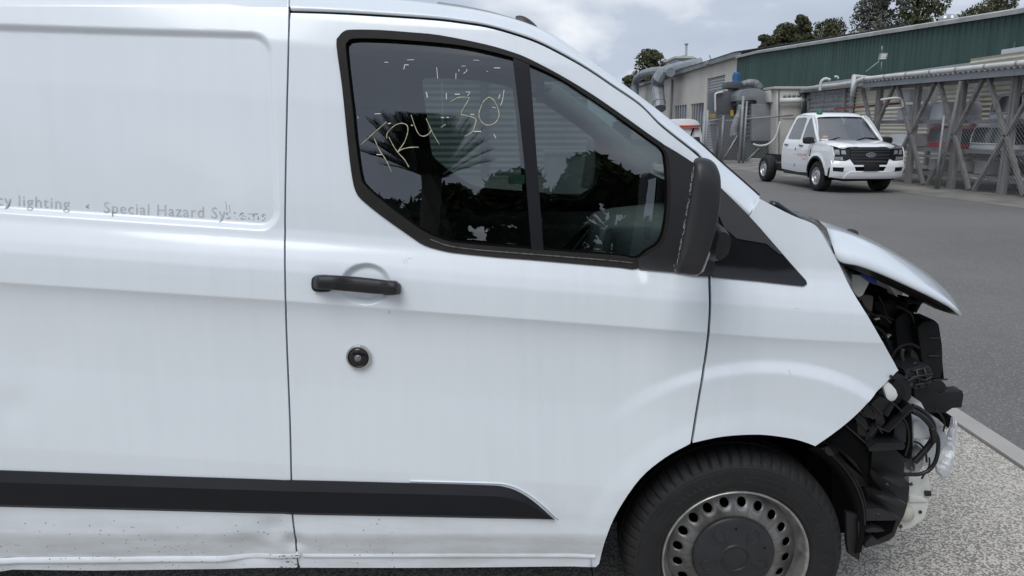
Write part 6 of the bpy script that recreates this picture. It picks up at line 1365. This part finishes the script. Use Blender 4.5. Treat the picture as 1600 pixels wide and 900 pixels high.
far_tree(1385, -34, 60, 84, 'grey-green gum tree above the turbine vent', leaf_grey, 14, low=0.35, n=9000, size=0.20, clumps=44); far_tree(1440, -28, 64, 78, 'dark pine right of the gum tree', leaf_dark, 15, low=0.4, n=8000, size=0.22, clumps=36)
far_tree(1550, -10, 62, 92, 'dark spreading pine at the top right corner', leaf_dark, 17, low=0.45, n=8000, size=0.20, clumps=40)
# behind the camera, mirrored in the van's glass: a palm and a belt of trees
pm = empty('palm_tree', (-1.32, -7.6, 0), 'palm tree mirrored in the front door window', 'palm'); crown = Vector((-1.26, -7.6, 2.98))
q = MB(); q.tube([(-1.32,-7.6,0),(-1.27,-7.58,1.4),(-1.28,-7.6,3.15)], [0.24,0.19,0.17], 12); q.obj('trunk', bark, pm, smooth=True)
frond_m = mat('palm_leaf', (0.012,0.022,0.009), 0.6, spec=0.3)
for k in range(58):
    az = k*2.39996; el = math.radians(87-64*(k/58.0)); Ln = 0.95+0.35*random.random(); q = MB(); pts = []; p = crown.copy(); d = Vector((math.cos(az)*math.cos(el), math.sin(az)*math.cos(el), math.sin(el)))
    for i in range(13): pts.append(p.copy()); p += d*(Ln/12); d = (d+Vector((0,0,-0.035))).normalized()
    q.tube(pts, [0.02*(1-i/14) for i in range(13)], 5); V = []; F = []
    for i in range(2, 13):
        for j in (0, 0.5):
            if i == 12 and j: continue
            b0 = pts[i]+(pts[min(i+1,12)]-pts[i])*j; tt = (pts[min(i+1,12)]-pts[i-1]).normalized(); sd_ = tt.cross(Vector((0,0,1))).normalized(); L_ = 0.36*math.sin(math.pi*min(1, (i+j)/12.5*0.85+0.12))+0.08
            for sg in (-1, 1): tip = b0+(sd_*sg*0.62+tt*0.85+Vector((0,0,0.14))).normalized()*L_; n0 = len(V); V += [b0-tt*0.023, b0+tt*0.023, tip]; F.append((n0, n0+1, n0+2))
    q.add(V, F); q.obj('frond', frond_m, pm)
for k, (x, h_, w_) in enumerate(((-10.5,4.8,4.2),(-7.6,4.1,4.0),(-5.2,3.7,3.4),(-3.3,3.55,3.2),(-1.5,3.5,3.0),(0.4,4.0,3.0),(2.3,4.15,3.2),(4.3,3.8,3.4),(6.8,4.3,3.8),(9.4,4.6,4.2))):
    tree((x, -12.6+0.8*math.sin(k*2.1), 0), h_, w_, ('broadleaf tree in the belt mirrored in the van window', ) [0]+', number %d from the palm side' % (k+1) if False else 'bushy broadleaf tree in the belt behind the viewer, mirrored in the window', leaf_mid, 7500, 0.15, 44, 0.12, 'round', 'bushy_tree', 'trees mirrored in the van glass', 40+k)
